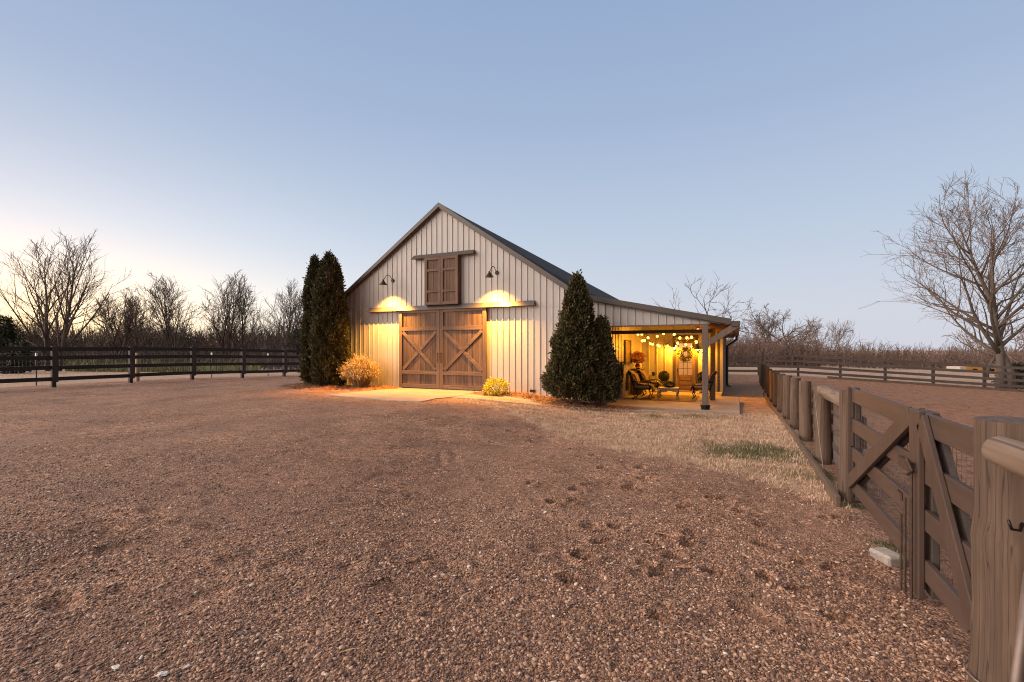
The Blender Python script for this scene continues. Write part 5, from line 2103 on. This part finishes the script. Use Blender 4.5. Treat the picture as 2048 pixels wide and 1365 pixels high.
TG = "bare trees behind the left fence"
bare_tree("bare_tree", at_depth(108, 31), 9.0, "largest bare tree at far left, two trunks fanning against the glow", 501, trunks=2, trunk_h=.1, r0=.17, spread=.52, up=.22, n1=15, n2=8, n3=6, rmin=.0105, wob=.05,
          mat_t=M["bark_dark"], mat_c=M["twig_dark"], group=TG, trunk_gap=.42, len1=.64)
for px, t_, H, sd, lb in ((238, 42, 6.6, 502, "short spreading bare tree next right of the largest one"), (268, 45, 7.6, 503, "thin bare tree behind the raw wooden post"),
                          (347, 44, 8.4, 504, "bare fan shaped tree left of the middle of the left fence"), (448, 46, 9.0, 505, "tallest of the dense middle bare trees, left of its twin"),
                          (487, 47, 8.4, 506, "dense bare tree close right of the tallest middle one"), (577, 45, 7.9, 507, "bare tree nearest the left arborvitae")):
    bare_tree("bare_tree", at_depth(px, t_), H, lb, sd, trunks=1 if sd in (503, 506) else 2, trunk_h=.1, r0=.12, spread=.42, up=.2, n1=12, n2=8, n3=6, rmin=.014, wob=.06, mat_t=M["bark_dark"], mat_c=M["twig_dark"], group=TG, trunk_gap=.25, len1=.66)

bare_tree("bare_tree", at_depth(2012, 25.5), 11.2, "big spreading bare tree at the right edge behind the paddock fence", 521, trunks=2, trunk_h=.2, r0=.25, spread=.86, up=.2, n1=13, n2=8, n3=6, n4=2, rmin=.010, trunk_gap=.16, wob=.10,
          group="bare trees beyond the paddock", len1=.70, len2=.5, flat=.08, droop=.0)
bare_tree("bare_tree", at_depth(1970, 40), 5.6, "smaller pale bare tree just left of the big right one, farther back", 522, trunk_h=.25, r0=.2, spread=1.1, up=.12, n1=9, n2=8, n3=5, rmin=.018, group="bare trees beyond the paddock", len1=.9, flat=.2, mat_c=M["brush"])
bare_tree("bare_tree", at_depth(1552, 72), 9.0, "low wide bare tree standing alone beyond the far fence corner", 527, trunks=3, trunk_h=.16, r0=.34, spread=1.05, up=.1, n1=8, n2=8, n3=6, n4=1, rmin=.024, trunk_gap=.7, wob=.17, group="bare trees beyond the paddock", len1=1.0, len2=.42, flat=.15, tfrac=.72)
bare_tree("bare_tree", at_depth(1420, 40), 8.0, "sparse crooked bare tree rising behind the lean-to roof", 524, trunk_h=.38, r0=.16, spread=1.0, up=.1, n1=9, n2=6, n3=3, rmin=.014, wob=.22, group="bare trees beyond the paddock", len1=.95, len2=.55, mat_t=M["bark_dark"], mat_c=M["twig_dark"], tfrac=.85)


# ---- far woods and brush: many fine stems, one mass each
def thicket(name, k, sampler, hfun, mat, label, seed, w=.02, side_n=5, cat="woods", lean=.25, tl=.35):
    r = np.random.default_rng(seed)
    B = sampler(r, k)
    k = len(B)
    Hh = hfun(B, r)
    d = np.stack([r.normal(0, lean, k), r.normal(0, lean, k), np.ones(k)], 1)
    d /= np.linalg.norm(d, axis=1, keepdims=True)
    Vs, Fs, off = [], [], 0

    def strips(P, D, L, w0, bend):
        nonlocal off
        kk = len(P)
        s = np.cross(D, r.normal(size=(kk, 3)))
        s /= np.linalg.norm(s, axis=1, keepdims=True) + 1e-9
        t2 = np.cross(D, s)
        mid = P + D * (L * .5)[:, None] + r.normal(0, bend, (kk, 3)) * L[:, None]
        tip = P + D * L[:, None]
        rings = []
        for q, ww in ((P, 1.0), (mid, .75), (tip, .3)):
            for an in (0, 2.094, 4.189):
                rings.append(q + (s * math.cos(an) + t2 * math.sin(an)) * w0 * ww)
        Vv = np.stack(rings, 1).reshape(-1, 3)
        bi = np.arange(kk)[:, None] * 9 + off
        for a in (0, 3):
            for j in range(3):
                Fs.append(bi + np.array([a + j, a + (j + 1) % 3, a + 3 + (j + 1) % 3, a + 3 + j]))
        Vs.append(Vv)
        off += kk * 9
        return mid, tip
    strips(B, d, Hh, w * 1.6, .04)
    for _ in range(side_n):
        f_ = r.uniform(.15, .98, k)[:, None]
        P = B + d * Hh[:, None] * f_
        D = d + r.normal(0, .65, (k, 3)) + np.array([0, 0, .2])
        D /= np.linalg.norm(D, axis=1, keepdims=True)
        L = Hh * tl * r.uniform(.5, 1.2, k)
        mid, tip = strips(P, D, L, w, .06)
        D2 = D + r.normal(0, .6, (k, 3))
        D2 /= np.linalg.norm(D2, axis=1, keepdims=True)
        strips(mid, D2, L * .6, w * .7, .06)
    o = raw_mesh(name, np.concatenate(Vs), np.concatenate(Fs), mat)
    return tag(o, label, cat, kind="stuff")


def fan(px0, px1, t0, t1):
    def f_(r, k):
        px = r.uniform(px0, px1, k)
        t_ = r.uniform(t0, t1, k)
        u = (px - CXP) / FPX
        x, y = t_ * (-SN + CS * u), t_ * (CS + SN * u)
        return np.stack([x, y, gz(x, y) - .1], 1)
    return f_


wave = lambda B, a, s: .5 + .5 * np.sin(B[:, 0] * a + s) * np.sin(B[:, 1] * a * 1.3 + s * 2)
thicket("woods", 5200, fan(-260, 700, 52, 80), lambda B, r: r.uniform(2.5, 5.0, len(B)) * (.65 + .55 * wave(B, .3, 1)), M["brush_dark"], "dark bare woodland along the horizon behind the left fence", 601, .026, 5)
thicket("undergrowth", 2200, fan(-200, 680, 38, 52), lambda B, r: r.uniform(.7, 2.2, len(B)) * (.5 + .8 * wave(B, .5, 3)), M["brush_dark"], "low tangled undergrowth beyond the left fence", 602, .018, 5, "undergrowth")
thicket("brush", 4600, fan(1380, 2350, 58, 88), lambda B, r: r.uniform(1.0, 2.9, len(B)) * (.4 + .75 * wave(B, .16, 2) + .5 * wave(B, .5, 4) ** 2), M["brush"], "reddish bare brush along the horizon beyond the paddock", 603, .025, 5, "brush")
thicket("brush", 850, fan(1420, 1640, 46, 60), lambda B, r: r.uniform(1.2, 3.2, len(B)), M["brush"], "reddish bare brush behind the barn's rear yard", 604, .022, 5, "brush")


# small airy trees standing up out of the brush, copies of one
proto = bare_tree("small_tree", at_depth(1655, 62), 6.0, "small airy bare tree rising out of the reddish brush beyond the paddock", 531, trunks=2, trunk_h=.15, r0=.07, spread=.6, up=.15, n1=9, n2=8, n3=6, rmin=.014, wob=.1,
                  mat_t=M["brush"], mat_c=M["brush"], group="small trees in the far brush", trunk_gap=.3, len1=.75)
for px, t_, rz in ((1702, 66, 1.1), (1738, 60, 2.3), (1800, 70, 3.9), (1845, 64, 5.0), (1905, 68, .6), (1500, 66, 1.9), (1622, 74, 4.4)):
    copy_thing(proto, at_depth(px, t_), rz)


# ---- evergreens far left, green ground plants
def leafy_bush(base, Rm, H, label, seed, name="evergreen_shrub", mat=None, k=5000, leaf=.16):
    t = thing(name, base, label, "shrub", "evergreen shrubs behind the left fence")
    MB().tube([(base.x, base.y, base.z - .1), (base.x, base.y, base.z + H * .5)], [.1, .04], 6).build("trunk", M["bark_dark"], t)
    r = np.random.default_rng(seed)
    cl = []
    for _ in range(26):
        a, q, h = r.uniform(0, 6.28), r.uniform(0, .75) * Rm, r.uniform(.12, .85) * H
        q *= math.sqrt(max(.1, 1 - (h / H) ** 1.6))
        cl.append((base.x + q * math.cos(a), base.y + q * math.sin(a), base.z + h))
    cl = np.array(cl)
    i = r.integers(0, len(cl), k)
    dd = r.normal(size=(k, 3))
    dd /= np.linalg.norm(dd, axis=1, keepdims=True)
    P = cl[i] + dd * (Rm * .36) * r.uniform(.3, 1, (k, 1)) ** .5
    P[:, 2] = np.maximum(P[:, 2], base.z + .05)
    Vv, Ff = leaf_cloud(k, seed, lambda g, kk: (P, dd), leaf, 1.2, 1.8)
    raw_mesh("foliage", Vv, Ff, mat or M["evergreen"], t)


leafy_bush(at_depth(2, 30), 1.5, 3.6, "dark evergreen bush at the far left edge behind the fence", 701, k=7000)
leafy_bush(at_depth(30, 27), 1.0, 1.7, "low dark evergreen shrub just right of the far left evergreen", 702, k=4000)
leafy_bush(at_depth(600, 44), 1.3, 4.2, "evergreen shrub showing beside the left arborvitae", 703, k=4000)
leafy_bush(at_depth(2035, 27.5), 1.0, 1.25, "dark shrub at the foot of the big right tree", 704, k=3500)
gr = np.random.default_rng(9)
kk = 5200
px = gr.uniform(130, 520, kk)
tt = gr.uniform(30, 40, kk)
uu = (px - CXP) / FPX
gxp, gyp = tt * (-SN + CS * uu), tt * (CS + SN * uu)
blades("tall_grass", np.stack([gxp, gyp, gz(gxp, gyp)], 1), .4, .05, .5, foliage("yellow_green_weeds", (.07, .075, .02), (.15, .15, .045), (.27, .24, .1), .5), 12, "yellow green weeds in the strip behind the left fence", "weeds")

# ---- a low trailer far beyond the paddock
tp = at_depth(1945, 52)
t = thing("farm_trailer", tp, "low orange yellow trailer with a white front, far beyond the paddock fence", "trailer")
gb = tp.z
rx = Vector((CS, SN, 0))
fx = Vector((-SN, CS, 0))


def tb(name, a0, a1, d0, d1, z0, z1, mat, parent):
    vs = []
    for z in (z0, z1):
        for (a, d_) in ((a0, d0), (a1, d0), (a1, d1), (a0, d1)):
            q = tp + rx * a + fx * d_
            vs.append((q.x, q.y, gb + z))
    return MB().add(vs, [(0, 3, 2, 1), (4, 5, 6, 7), (0, 1, 5, 4), (1, 2, 6, 5), (2, 3, 7, 6), (3, 0, 4, 7)]).build(name, mat, parent, bevel=.03)


tb("body", -1.45, 2.15, -.8, .8, .14, .62, flat_mat("orange_yellow_paint", (.5, .23, .045), .5, 0, .1, 2), t)
tb("front_panel", -2.1, -1.46, -.8, .8, .2, .6, flat_mat("white_panel_paint", (.42, .38, .35), .5, 0, .1, 2), t)
tb("cover", -1.4, 2.1, -.75, .75, .622, .74, flat_mat("pale_cover", (.38, .29, .2), .8, 0, .1, 2), t)
for a in (-.6, 1.2):
    q = tp + rx * a - fx * .82
    mb = MB()
    mb.tube([q + Vector((0, 0, .2)), q - fx * .2 + Vector((0, 0, .2))], .2, 14)
    mb.build("wheel", M["iron"], t)
